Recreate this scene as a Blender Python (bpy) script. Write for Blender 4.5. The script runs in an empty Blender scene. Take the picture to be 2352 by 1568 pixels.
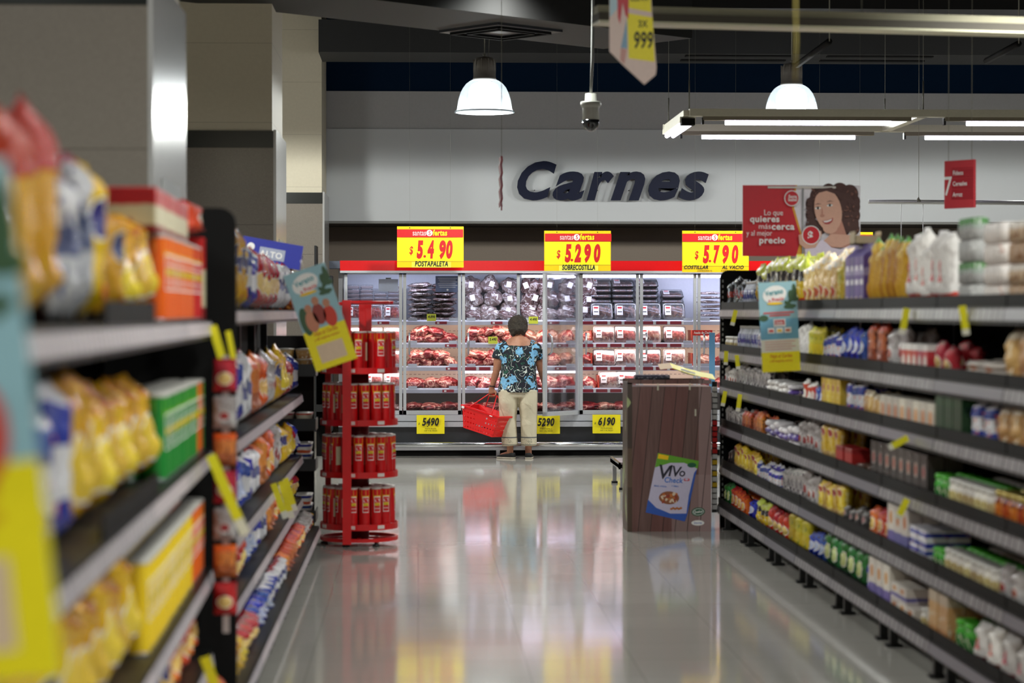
import bpy, bmesh, math, random
from mathutils import Vector, Matrix, Euler, noise
random.seed(7)
PI = math.pi
S = bpy.context.scene
C = S.collection
# ------------------------------------------------------------------ camera
F = 5200.0                                   # focal length in pixels of the 2352 wide frame
YAW = math.atan(216 / F); PITCH = math.atan(68 / F); EYE = 1.62
cam = bpy.data.cameras.new('camera'); co = bpy.data.objects.new('camera', cam); C.objects.link(co)
cam.sensor_width = 36; cam.lens = F / 2352 * 36
co.location = (0, 0, EYE); co.rotation_euler = (PI / 2 - PITCH, 0, -YAW)
cam.clip_end = 200; cam.clip_start = .05
cam.dof.use_dof = True; cam.dof.focus_distance = 25.0; cam.dof.aperture_fstop = 2.3
S.camera = co
S.view_settings.view_transform = 'Standard'; S.view_settings.look = 'None'
S.view_settings.gamma = 1; S.view_settings.use_curve_mapping = False
S.view_settings.exposure = 0.0
w = bpy.data.worlds.new('world'); S.world = w; w.use_nodes = True
w.node_tree.nodes['Background'].inputs[0].default_value = (.5, .55, .6, 1)
w.node_tree.nodes['Background'].inputs[1].default_value = .02
# store lamps beyond the frame: assumed rows of the same high bay pendants, plus added fill lamps
def disc_light(loc, power, size=.42, col=(.97, 1, .95), cone=0):
    l = bpy.data.lights.new('pendant_or_fill_light', 'SPOT' if cone else 'POINT'); l.shadow_soft_size = size / 2; l.energy = power; l.color = col
    if cone: l.spot_size = math.radians(cone); l.spot_blend = .5 if cone < 170 else .04
    o = bpy.data.objects.new('pendant_or_fill_light', l); C.objects.link(o); o.location = loc; return o
LAMP_W = 330
for ly in (12.4, 6.6, .6, -5.5):
    for lx in (-5.8, -2.2, 3.9, 7.1): disc_light((lx, ly, 3.9), (480 if ly > 1 else 240) * (.22 if lx == -2.2 and ly < 10 else 1), cone=160 if lx == -2.2 and ly > 10 else 138 if ly > 10 else 166)
for ly in (6.6, .6): disc_light((.67, ly, 3.9), 210 if ly > 1 else 180, cone=174)  # unseen fill lamps added to light surfaces facing the camera
disc_light((.9, 18.2, 4.3), 300, cone=130)  # single unseen spot, outside the pendant rows
for lx in (-5.8, -2.5, 7.1): disc_light((lx, 23.2, 3.72), LAMP_W, cone=178); disc_light((lx, 23.2, 3.66), 50)
# ------------------------------------------------------------------ helpers
_R = co.rotation_euler.to_matrix()
def P(px, py, Y):
    d = _R @ Vector(((px - 1176) / F, (784 - py) / F, -1)); t = Y / d.y
    return Vector((d.x * t, Y, EYE + d.z * t))
def PZ(px, py, Y):
    return P(px, py, Y).z
def YX(px, X):                                # depth at which a line at lateral X shows at column px
    k = math.tan(YAW); m = (px - 1176) / F; t = (k + m) / (1 - m * k); return X / t
def rgb(r, g, b):
    f = lambda c: (c / 255 / 12.92) if c <= 10 else ((c / 255 + .055) / 1.055) ** 2.4
    return (f(r), f(g), f(b), 1)
_M = {}
def mat(name, col, rough=.5, metal=0, emit=0, coat=0, spec=None, bump=0, bscale=50):
    if name in _M: return _M[name]
    m = bpy.data.materials.new(name); m.use_nodes = True; b = m.node_tree.nodes['Principled BSDF']
    b.inputs['Base Color'].default_value = col; b.inputs['Roughness'].default_value = rough
    b.inputs['Metallic'].default_value = metal
    if spec is not None: b.inputs['Specular IOR Level'].default_value = spec
    if coat: b.inputs['Coat Weight'].default_value = coat; b.inputs['Coat Roughness'].default_value = .08
    if emit: b.inputs['Emission Color'].default_value = col; b.inputs['Emission Strength'].default_value = emit
    nt = m.node_tree
    n = nt.nodes.new('ShaderNodeTexNoise'); n.inputs['Scale'].default_value = bscale
    t = nt.nodes.new('ShaderNodeTexCoord'); nt.links.new(t.outputs['Object'], n.inputs['Vector'])
    if bump:
        bp = nt.nodes.new('ShaderNodeBump'); bp.inputs['Strength'].default_value = bump; bp.inputs['Distance'].default_value = .01
        nt.links.new(n.outputs[0], bp.inputs['Height']); nt.links.new(bp.outputs[0], b.inputs['Normal'])
    elif not emit:
        mx = nt.nodes.new('ShaderNodeMix'); mx.data_type = 'RGBA'
        mx.inputs[6].default_value = tuple(c * .93 for c in col[:3]) + (1,); mx.inputs[7].default_value = tuple(min(1, c * 1.06) for c in col[:3]) + (1,)
        nt.links.new(n.outputs[0], mx.inputs[0]); nt.links.new(mx.outputs[2], b.inputs['Base Color'])
    _M[name] = m; return m
class NT:
    def __init__(s, m): s.m = m; m.use_nodes = True; s.n = m.node_tree.nodes; s.l = m.node_tree.links; s.b = s.n['Principled BSDF']
    def node(s, t, **k):
        n = s.n.new(t)
        for a, v in k.items(): setattr(n, a, v)
        return n
    def put(s, i, v):
        if isinstance(v, bpy.types.NodeSocket): s.l.new(v, i)
        else: i.default_value = v
    def math(s, op, a, b=0, c=None, clamp=False):
        n = s.node('ShaderNodeMath', operation=op, use_clamp=clamp); s.put(n.inputs[0], a); s.put(n.inputs[1], b)
        if c is not None: s.put(n.inputs[2], c)
        return n.outputs[0]
    def mix(s, f, a, b):
        n = s.node('ShaderNodeMix', data_type='RGBA'); s.put(n.inputs[0], f); s.put(n.inputs[6], a); s.put(n.inputs[7], b); return n.outputs[2]
    def coord(s, k='Generated'):
        return s.node('ShaderNodeTexCoord').outputs[k]
    def sep(s, v):
        n = s.node('ShaderNodeSeparateXYZ'); s.l.new(v, n.inputs[0]); return n.outputs
    def noise(s, v, scale, detail=3, dist=0):
        n = s.node('ShaderNodeTexNoise'); s.put(n.inputs['Vector'], v); n.inputs['Scale'].default_value = scale
        n.inputs['Detail'].default_value = detail; n.inputs['Distortion'].default_value = dist; return n.outputs[0]
    def ramp(s, f, stops, const=True):
        n = s.node('ShaderNodeValToRGB'); n.color_ramp.interpolation = 'CONSTANT' if const else 'LINEAR'
        e = n.color_ramp.elements
        while len(e) < len(stops): e.new(.5)
        for q, (p, c) in zip(e, stops): q.position = p; q.color = c
        s.put(n.inputs[0], f); return n.outputs[0]
    def bump(s, h, st=.3, d=.01):
        n = s.node('ShaderNodeBump'); n.inputs['Strength'].default_value = st; n.inputs['Distance'].default_value = d
        s.l.new(h, n.inputs['Height']); s.l.new(n.outputs[0], s.b.inputs['Normal'])
# printed packaging: colour bands up the height, an oval picture patch and a speckle of print
def pack(name, stops, patch=None, speck=None, rough=.35, metal=0, wrinkle=0, box=None, spf=.62):
    if name in _M: return _M[name]
    m = bpy.data.materials.new(name); N = NT(m); g = N.coord(); x, y, z = N.sep(g)
    nz = N.noise(g, 3.0, 2); zz = N.math('ADD', z, N.math('MULTIPLY', N.math('SUBTRACT', nz, .5), .12))
    c = N.ramp(zz, [(p, rgb(*q)) for p, q in stops])
    if speck:
        s_ = N.noise(g, speck[1], 2); c = N.mix(N.math('GREATER_THAN', s_, spf), c, rgb(*speck[0]))
    if patch:
        col, cx, cz, rx, rz = patch
        d = N.math('ADD', N.math('POWER', N.math('ABSOLUTE', N.math('DIVIDE', N.math('SUBTRACT', x, cx), rx)), 2.0),
                   N.math('POWER', N.math('ABSOLUTE', N.math('DIVIDE', N.math('SUBTRACT', z, cz), rz)), 2.0))
        c = N.mix(N.math('LESS_THAN', d, 1.0), c, rgb(*col))
        c = N.mix(N.math('LESS_THAN', N.math('ABSOLUTE', N.math('SUBTRACT', d, 1.15)), .15), c, rgb(235, 230, 220))
    if box:
        for col, x0, x1, z0, z1 in box:
            a = N.math('MULTIPLY', N.math('LESS_THAN', N.math('ABSOLUTE', N.math('SUBTRACT', x, (x0 + x1) / 2)), (x1 - x0) / 2),
                       N.math('LESS_THAN', N.math('ABSOLUTE', N.math('SUBTRACT', z, (z0 + z1) / 2)), (z1 - z0) / 2))
            c = N.mix(a, c, rgb(*col))
    oi = N.node('ShaderNodeObjectInfo'); hs = N.node('ShaderNodeHueSaturation'); N.l.new(c, hs.inputs['Color'])
    N.l.new(N.math('MULTIPLY_ADD', oi.outputs['Random'], .45, .72), hs.inputs['Value']); N.l.new(N.math('MULTIPLY_ADD', oi.outputs['Random'], .03, .485), hs.inputs['Hue']); c = hs.outputs[0]
    N.l.new(c, N.b.inputs['Base Color']); N.b.inputs['Roughness'].default_value = rough; N.b.inputs['Metallic'].default_value = metal
    if wrinkle: N.bump(N.noise(g, 7, 4, 1.5), wrinkle, .02)
    _M[name] = m; return m
class MB:
    def __init__(s): s.bm = bmesh.new(); s.mats = []
    def mi(s, m):
        if m not in s.mats: s.mats.append(m)
        return s.mats.index(m)
    def face(s, vs, m, smooth=False):
        try: f = s.bm.faces.new(vs)
        except ValueError: return
        f.material_index = s.mi(m); f.smooth = smooth
    def box(s, c, d, m, rz=0, bev=0, M=None, taper=1.0):
        X, Y, Z = d[0] / 2, d[1] / 2, d[2] / 2; T = Matrix.Translation(c) @ Matrix.Rotation(rz, 4, 'Z')
        if M is not None: T = M @ T
        v = []
        for z, k in ((-Z, 1), (Z, taper)):
            for x, y in ((-X, -Y), (X, -Y), (X, Y), (-X, Y)): v.append(s.bm.verts.new(T @ Vector((x * k, y * k, z))))
        fs = []
        for q in ((3, 2, 1, 0), (4, 5, 6, 7), (0, 1, 5, 4), (1, 2, 6, 5), (2, 3, 7, 6), (3, 0, 4, 7)):
            f = s.bm.faces.new([v[i] for i in q]); f.material_index = s.mi(m); fs.append(f)
        if bev:
            es = set(e for f in fs for e in f.edges)
            bmesh.ops.bevel(s.bm, geom=list(es), offset=bev, segments=2, affect='EDGES', profile=.5)
        return s
    def b2(s, a, b, m, **k):
        return s.box(tuple((a[i] + b[i]) / 2 for i in range(3)), tuple(abs(b[i] - a[i]) for i in range(3)), m, **k)
    def rings(s, rings, m, caps=True, smooth=True, close=False):
        R = [[s.bm.verts.new(p) for p in r] for r in rings]
        n = len(R[0])
        for a, b in zip(R, R[1:]):
            for i in range(n): s.face((a[i], a[(i + 1) % n], b[(i + 1) % n], b[i]), m, smooth)
        if caps: s.face(list(reversed(R[0])), m, smooth); s.face(R[-1], m, smooth)
        return s
    def lathe(s, prof, m, n=24, c=(0, 0, 0), smooth=True, caps=True, M=None):
        rr = []
        for r, z in prof:
            ring = [Vector((c[0] + r * math.cos(2 * PI * i / n), c[1] + r * math.sin(2 * PI * i / n), c[2] + z)) for i in range(n)]
            rr.append([M @ p for p in ring] if M is not None else ring)
        return s.rings(rr, m, caps, smooth)
    def tube(s, pts, r, m, n=8, caps=True, smooth=True):
        pts = [Vector(p) for p in pts]; rr = []; up = None
        for i, p in enumerate(pts):
            t = (pts[min(i + 1, len(pts) - 1)] - pts[max(i - 1, 0)]).normalized()
            if up is None: up = Vector((0, 0, 1)) if abs(t.z) < .9 else Vector((1, 0, 0))
            a = t.cross(up).normalized(); b = a.cross(t).normalized(); up = b
            rad = r[i] if isinstance(r, (list, tuple)) else r
            if not isinstance(rad, (list, tuple)): rad = (rad, rad)
            rr.append([p + a * math.cos(2 * PI * k / n) * rad[0] + b * math.sin(2 * PI * k / n) * rad[1] for k in range(n)])
        return s.rings([list(reversed(q)) for q in rr], m, caps, smooth)
    def prism(s, poly, y0, y1, m, axis='y', smooth=False):
        f = {'y': lambda a, b, t: Vector((a, t, b)), 'x': lambda a, b, t: Vector((t, a, b)), 'z': lambda a, b, t: Vector((a, b, t))}[axis]
        return s.rings([[f(a, b, y0) for a, b in poly], [f(a, b, y1) for a, b in poly]], m, True, smooth)
    def flat(s, pts, m, y=0):
        s.face([s.bm.verts.new((a, y, b)) for a, b in pts], m); return s
    def rect(s, x0, z0, x1, z1, m, y=0): return s.flat([(x0, z0), (x1, z0), (x1, z1), (x0, z1)], m, y)
    def disc(s, cx, cz, rx, rz, m, y=0, n=28, rot=0):
        return s.flat([(cx + rx * math.cos(2 * PI * i / n) * math.cos(rot) - rz * math.sin(2 * PI * i / n) * math.sin(rot),
                        cz + rx * math.cos(2 * PI * i / n) * math.sin(rot) + rz * math.sin(2 * PI * i / n) * math.cos(rot)) for i in range(n)], m, y)
    def text(s, txt, cx, cz, h, m, y=0, bold=0, shear=0, sx=1, align='CENTER', ext=0, rot=0, fit=0):
        me = text_mesh(txt, bold, shear, align, ext / h if h else 0)
        if fit: sx = fit / (h * (max(v.co.x for v in me.vertices) - min(v.co.x for v in me.vertices)))
        vs = []
        for v in me.vertices:
            a, b = v.co.x * sx * h, v.co.y * h
            vs.append(s.bm.verts.new((cx + a * math.cos(rot) - b * math.sin(rot), y - v.co.z * h, cz + a * math.sin(rot) + b * math.cos(rot))))
        for p in me.polygons: s.face([vs[i] for i in p.vertices], m)
        return s
    def build(s, name, parent=None, loc=None, rot=None, recalc=True, kind=None):
        if recalc: bmesh.ops.recalc_face_normals(s.bm, faces=s.bm.faces[:])
        me = bpy.data.meshes.new(name); s.bm.to_mesh(me); s.bm.free()
        for m in s.mats: me.materials.append(m)
        o = bpy.data.objects.new(name, me); C.objects.link(o)
        if parent: o.parent = parent
        if loc is not None: o.location = loc
        if rot is not None: o.rotation_euler = rot
        if kind: o['kind'] = kind
        return o
_T = {}
def text_mesh(txt, bold, shear, align, ext):
    k = (txt, bold, shear, align, round(ext, 4))
    if k not in _T:
        c = bpy.data.curves.new('lettering', 'FONT'); c.body = txt; c.size = 1.38; c.offset = bold; c.shear = shear; c.align_x = align
        c.extrude = ext; c.resolution_u = 4; c.space_character = 1 + bold * 2
        o = bpy.data.objects.new('lettering', c); C.objects.link(o); bpy.context.view_layer.update()
        dg = bpy.context.evaluated_depsgraph_get()
        me = bpy.data.meshes.new_from_object(o.evaluated_get(dg)); bpy.data.objects.remove(o); bpy.data.curves.remove(c); _T[k] = me
    return _T[k]
def thing(name, label, cat, loc=(0, 0, 0), rz=0, group=None):
    o = bpy.data.objects.new(name, None); o.empty_display_size = .1; C.objects.link(o)
    o.location = loc; o.rotation_euler = (0, 0, rz); return tag(o, label, cat, group)
def tag(o, label, cat, group=None, kind=None):
    o['label'] = label; o['category'] = cat
    if group: o['group'] = group
    if kind: o['kind'] = kind
    return o
_KIDS = {}
def dup(root, loc=None, rot=None, label=None, group=None):
    r = root.copy(); C.objects.link(r)
    if loc is not None: r.location = loc
    if rot is not None: r.rotation_euler = rot
    if label: r['label'] = label
    if group: r['group'] = group
    elif group is None and 'group' in r: del r['group']
    for ch in root.children:
        c = ch.copy(); C.objects.link(c); c.parent = r
        for g in ch.children:
            d = g.copy(); C.objects.link(d); d.parent = c
    return r
# ------------------------------------------------------------------ plain materials
BLACK = mat('black_painted_steel', rgb(15, 15, 16), .45)
BLACKM = mat('matt_black', rgb(9, 8, 8), .8, spec=.2)
DGREY = mat('dark_duct_paint', rgb(17, 16, 16), .7)
RED = mat('red_enamel', rgb(205, 18, 22), .35)
REDP = mat('red_plastic', rgb(225, 22, 25), .3)
YEL = mat('yellow_card', rgb(246, 228, 10), .5)
YELD = mat('yellow_frame', rgb(240, 196, 5), .4)
WHITE = mat('white_card', rgb(235, 233, 230), .5)
OFFW = mat('cream_painted_steel', rgb(205, 200, 180), .5)
ALU = mat('brushed_aluminium', rgb(190, 193, 198), .28, .9)
ALUL = mat('satin_aluminium_frame', rgb(188, 190, 195), .4, .35)
CHROME = mat('chrome', rgb(220, 222, 225), .12, 1)
INK = mat('black_ink', rgb(18, 18, 22), .6)
REDI = mat('red_ink', rgb(196, 14, 20), .5)
NAVY = mat('navy_letter_paint', rgb(8, 15, 44), .5, spec=.2)
PURPLE = mat('white_tube', rgb(235, 228, 255), .3, emit=9)
WIRE = mat('thin_wire', rgb(120, 118, 105), .5)
GREYP = mat('grey_plastic', rgb(140, 140, 135), .5)
def glassy(name, refl=.08, tint=(1, 1, 1, 1), haze=0, hcol=(.8, .85, .9, 1)):
    m = bpy.data.materials.new(name); m.use_nodes = True; nt = m.node_tree; nt.nodes.clear()
    o = nt.nodes.new('ShaderNodeOutputMaterial'); t = nt.nodes.new('ShaderNodeBsdfTransparent'); t.inputs[0].default_value = tint
    g = nt.nodes.new('ShaderNodeBsdfGlossy'); g.inputs['Roughness'].default_value = .03
    f = nt.nodes.new('ShaderNodeLayerWeight'); f.inputs[0].default_value = .25
    ma = nt.nodes.new('ShaderNodeMath'); ma.operation = 'MULTIPLY_ADD'; nt.links.new(f.outputs[0], ma.inputs[0]); ma.inputs[1].default_value = .5; ma.inputs[2].default_value = refl
    ma.use_clamp = True
    x = nt.nodes.new('ShaderNodeMixShader'); nt.links.new(ma.outputs[0], x.inputs[0]); nt.links.new(t.outputs[0], x.inputs[1]); nt.links.new(g.outputs[0], x.inputs[2])
    last = x
    if haze:
        d = nt.nodes.new('ShaderNodeBsdfTranslucent'); d.inputs[0].default_value = hcol
        d2 = nt.nodes.new('ShaderNodeBsdfDiffuse'); d2.inputs[0].default_value = hcol
        ad = nt.nodes.new('ShaderNodeMixShader'); nt.links.new(d.outputs[0], ad.inputs[1]); nt.links.new(d2.outputs[0], ad.inputs[2])
        y = nt.nodes.new('ShaderNodeMixShader'); y.inputs[0].default_value = haze
        nt.links.new(x.outputs[0], y.inputs[1]); nt.links.new(ad.outputs[0], y.inputs[2]); last = y
    nt.links.new(last.outputs[0], o.inputs[0]); _M[name] = m; return m
GLASS = glassy('door_glass', .03, (.97, .98, 1, 1))
FILM = glassy('clear_film', .16, (.97, .97, .97, 1), .08)
ACRYL = glassy('frosted_acrylic', .08, (.9, .95, 1, 1), .2)
# ------------------------------------------------------------------ room
WY = 28.4
def room():
    m = bpy.data.materials.new('polished_floor_tiles'); N = NT(m); g = N.coord('Object')
    br = N.node('ShaderNodeTexBrick'); N.l.new(g, br.inputs['Vector']); br.offset = 0; br.inputs['Scale'].default_value = 1
    br.inputs['Brick Width'].default_value = .5; br.inputs['Row Height'].default_value = .5; br.inputs['Mortar Size'].default_value = .003
    br.inputs['Color1'].default_value = rgb(182, 178, 170); br.inputs['Color2'].default_value = rgb(187, 183, 175); br.inputs['Mortar'].default_value = rgb(160, 156, 148)
    nz = N.noise(g, 60, 3); c = N.mix(N.math('MULTIPLY', nz, .25), br.outputs[0], rgb(150, 146, 140))
    N.l.new(c, N.b.inputs['Base Color'])
    nz2 = N.noise(g, 1.3, 4); N.l.new(N.math('MULTIPLY_ADD', nz2, .08, .05), N.b.inputs['Roughness'])
    N.b.inputs['Specular IOR Level'].default_value = .62
    N.bump(N.noise(g, 4.0, 1), .035, .01)
    MB().b2((-12, -10, -.1), (14, 32, 0), m).build('floor', kind='structure')
    MB().b2((-12, -10, 5.6), (14, 32, 5.7), BLACKM).build('ceiling', kind='structure')
    wp = mat('white_wall_paint', rgb(205, 206, 208), .7, bump=.03, bscale=30)
    wp2 = mat('upper_wall_shade', rgb(178, 176, 176), .7)  # shade above the lamp cut-off put into a darker base colour
    gl = mat('grey_wall_paint', rgb(120, 118, 112), .8)
    nv = mat('dark_navy_wall', rgb(6, 30, 54), .8, spec=.1)
    dk = mat('dark_recess_wall', rgb(140, 126, 114), .8)
    z0, z1, z2, z3 = PZ(1176, 508, WY), PZ(1176, 297, WY), PZ(1176, 210, WY), PZ(1176, 140, WY)
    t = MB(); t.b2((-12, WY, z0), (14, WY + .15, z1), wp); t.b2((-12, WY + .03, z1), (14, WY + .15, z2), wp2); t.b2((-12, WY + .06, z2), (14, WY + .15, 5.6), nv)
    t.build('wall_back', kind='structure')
    t = MB(); t.b2((-12, WY + 1.2, 0), (14, WY + 1.3, 5.6), dk)
    for i in range(0): t.b2((-2 + i * 1.3, WY + 1.18, 2.1), (-1.98 + i * 1.3, WY + 1.2, 2.9), BLACKM)
    t.b2((-12, WY + .15, z0 - .03), (14, WY + 1.2, z0), DGREY)
    t.build('wall_recess', kind='structure')
    MB().b2((-12, WY - .03, z0 - .03), (14, WY + .16, z0), mat('wall_edge_strip', rgb(120, 118, 115), .5)).build('trim_1', kind='structure')
    MB().b2((-12.1, -10, 0), (-12, 32, 5.6), gl).build('wall_left', kind='structure')
    MB().b2((14, -10, 0), (14.1, 32, 5.6), gl).build('wall_right', kind='structure')
    MB().b2((-12, -10.1, 0), (14, -10, 5.6), gl).build('wall_front', kind='structure')
    # pillars: beige paint over a dark band over polished grey tiles
    up = bpy.data.materials.new('beige_pillar_paint'); N = NT(up); g = N.coord('Object'); x, y, z = N.sep(g)
    fr = N.math('FRACT', N.math('DIVIDE', z, .62)); ln = N.math('LESS_THAN', fr, .006)
    N.l.new(N.mix(ln, N.mix(N.noise(g, 30), rgb(196, 186, 164), rgb(206, 196, 174)), rgb(160, 150, 130)), N.b.inputs['Base Color']); N.b.inputs['Roughness'].default_value = .6
    lo = bpy.data.materials.new('grey_granite_tile'); N = NT(lo); g = N.coord('Object'); x, y, z = N.sep(g)
    fr = N.math('FRACT', N.math('DIVIDE', N.math('ADD', z, .1), .6)); ln = N.math('LESS_THAN', fr, .008)
    N.l.new(N.mix(ln, N.mix(N.noise(g, 120), rgb(108, 101, 93), rgb(130, 122, 113)), rgb(90, 84, 76)), N.b.inputs['Base Color']); N.b.inputs['Roughness'].default_value = .16
    gb = mat('black_granite_band', rgb(30, 32, 30), .2)
    sd = mat('light_metal_corner', rgb(172, 170, 168), .22, .2)
    for i, (y0, lab) in enumerate(((9.55, 'massive grey tiled pillar closest to the camera, at the left edge'), (17.8, 'middle of three pillars, beige paint over dark band and grey tile'), (26.95, 'farthest pillar beside the meat wall, beige over dark band'))):
        q = thing('pillar', lab, 'pillar', (-1.13 - .55, y0 + .68, 0)); hw = .55; hd = .68
        b0, b1 = 2.905, 3.035
        MB().b2((-hw, -hd, 0), (hw, hd, b0), lo).b2((hw, -hd, .2), (hw + .022, hd, b1 + .01), sd).build('tile_cladding', q)
        MB().b2((-hw, -hd - .004, b0), (hw, hd, b1), gb).build('dark_band', q)
        MB().b2((-hw + .01, -hd + .01, b1), (hw - .01, hd - .01, 5.6), up).build('upper_shaft', q)
        if i < 2:
            MB().b2((hw + .022, -hd + .3, 1.9), (hw + .026, hd - .3, 2.2), mat('clear_notice', rgb(190, 192, 190), .15)).build('notice', q)
room()
# ducts under the ceiling
def ducts():
    d = thing('ceiling_duct', 'large dark air duct with square diffuser crossing above the left lamp', 'duct', (0, 0, 0))
    a = Vector((-2.2, 17.4, 0)); b = Vector((1.7, 20.75, 0)); u = (b - a).normalized(); n = Vector((u.y, -u.x, 0)); ang = math.atan2(u.y, u.x)
    c = (a + b) / 2 + n * .55; L = (b - a).length
    MB().box((c.x, c.y, 4.42), (L, 1.1, .78), DGREY, rz=ang).build('duct_body', d)
    pc = P(1150, 77, 19.4); t = MB()
    t.box((pc.x, pc.y, 4.02), (.75, .75, .02), mat('diffuser_panel', rgb(40, 43, 50), .5), rz=ang)
    for k in (.62, .44, .26):
        for sx in (-1, 1):
            t.box((pc.x, pc.y, 4.005), (.001, .001, .001), BLACKM)
    for k in (.6, .4):
        for q in range(4):
            an = ang + q * PI / 2; dx = math.cos(an) * k / 2; dy = math.sin(an) * k / 2
            t.box((pc.x + dx, pc.y + dy, 4.0), (.03, k, .02), BLACKM, rz=an)
    t.build('diffuser', d)
    d = thing('ceiling_duct', 'long dark duct running crosswise just before the navy wall top', 'duct', (0, 0, 0))
    MB().b2((-1.1, 25.2, 4.5), (9, 26.2, 4.86), DGREY).build('duct_body', d)
    MB().b2((-1.1, 26.6, 4.66), (9, 27.3, 4.9), mat('darker_duct', rgb(10, 9, 9), .8)).build('duct_branch', d)
    t = MB()
    for x0 in (3.0, 4.6):
        for y0 in (25.3, 25.75): t.b2((x0, y0, 4.485), (x0 + 1.2, y0 + .1, 4.5), BLACKM)
    t.build('vent_slot', d)
    d = tag(MB().b2((-1.1, 22.3, 4.62), (9, 22.9, 4.95), mat('darker_duct', rgb(10, 9, 9), .8)).build('ceiling_beam'), 'black ceiling beam crossing above the two bell lamps', 'beam')
    d = tag(MB().tube([(-1.0, 27.6, 4.86), (9, 27.6, 4.86)], .09, mat('darker_duct', rgb(10, 9, 9), .8)).build('ceiling_pipe'), 'dark round pipe along the navy wall top', 'pipe')
    d = thing('diagonal_bracket', 'black slanted ceiling bracket above the right bell lamp', 'bracket', (0, 0, 0))
    p0 = P(1830, 150, 22.0); p1 = P(1905, 95, 20.6); MB().tube([p0, p1], .03, BLACKM, 6).build('arm', d)
    MB().tube([p1, (p1.x, p1.y, 5.6)], .006, WIRE, 6).build('rod', d)
    d = thing('diagonal_bracket', 'black slanted ceiling bracket at the upper right edge', 'bracket', (0, 0, 0))
    p0 = P(2265, 140, 22.0); p1 = P(2340, 100, 20.6); MB().tube([p0, p1], .03, BLACKM, 6).build('arm', d)
    MB().tube([p1, (p1.x, p1.y, 5.6)], .006, WIRE, 6).build('rod', d)
ducts()
# ------------------------------------------------------------------ lamps
def lamps():
    def mk(x, y, zr, label):
        q = thing('pendant_lamp', label, 'lamp', (x, y, zr), 0, 'bell pendant lamps over the meat aisle'); k = 1
        glow = mat('lamp_glow', (.93, .98, 1, 1), .4, emit=8)
        hs = mat('lamp_housing', rgb(112, 106, 98), .5)
        prof = [(.285, 0), (.29, .008), (.278, .02), (.272, .06), (.262, .12), (.245, .18), (.22, .235), (.185, .28), (.145, .31), (.11, .325)]
        MB().lathe(prof, ACRYL, 40, caps=False).build('glass_bell', q)
        MB().lathe([(.30, -.006), (.30, .006), (.285, .008), (.285, -.006)], mat('bell_rim', rgb(190, 205, 215), .3), 40, caps=False).build('rim', q)
        MB().lathe([(.15, .05), (.16, .14), (.16, .2), (.13, .27), (.07, .30)], glow, 24).build('reflector', q)
        t = MB().lathe([(.115, .32), (.118, .335), (.112, .34), (.112, .44), (.105, .5), (.085, .54), (.03, .55)], hs, 24)
        for i in range(10):
            a = i * PI / 5; t.box((.108 * math.cos(a), .108 * math.sin(a), .46), (.012, .006, .13), hs, rz=a)
        t.build('housing', q)
        t = MB().tube([(0, 0, .55), (0, 0, 5.6 - zr)], .005, WIRE, 6).tube([(.04, 0, .54), (.05, 0, .8), (.02, 0, 5.6 - zr)], .0022, WIRE, 6)
        t.lathe([(.016, -.008), (.022, 0), (.016, .008)], WIRE, 12, c=(0, 0, .57)); t.build('cord', q)
        disc_light((x, y, zr + .035), LAMP_W, .26, cone=178); disc_light((x, y, zr + .03), 50, .26)
        return q
    p = P(1113, 257, 22.7); mk(p.x, p.y, p.z, 'left of two bell pendant lamps, glowing before the white wall')
    p = P(1818, 266, 23.6); mk(p.x, p.y, p.z, 'right bell pendant lamp glowing above the fluorescent light frame')
lamps()
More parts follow.
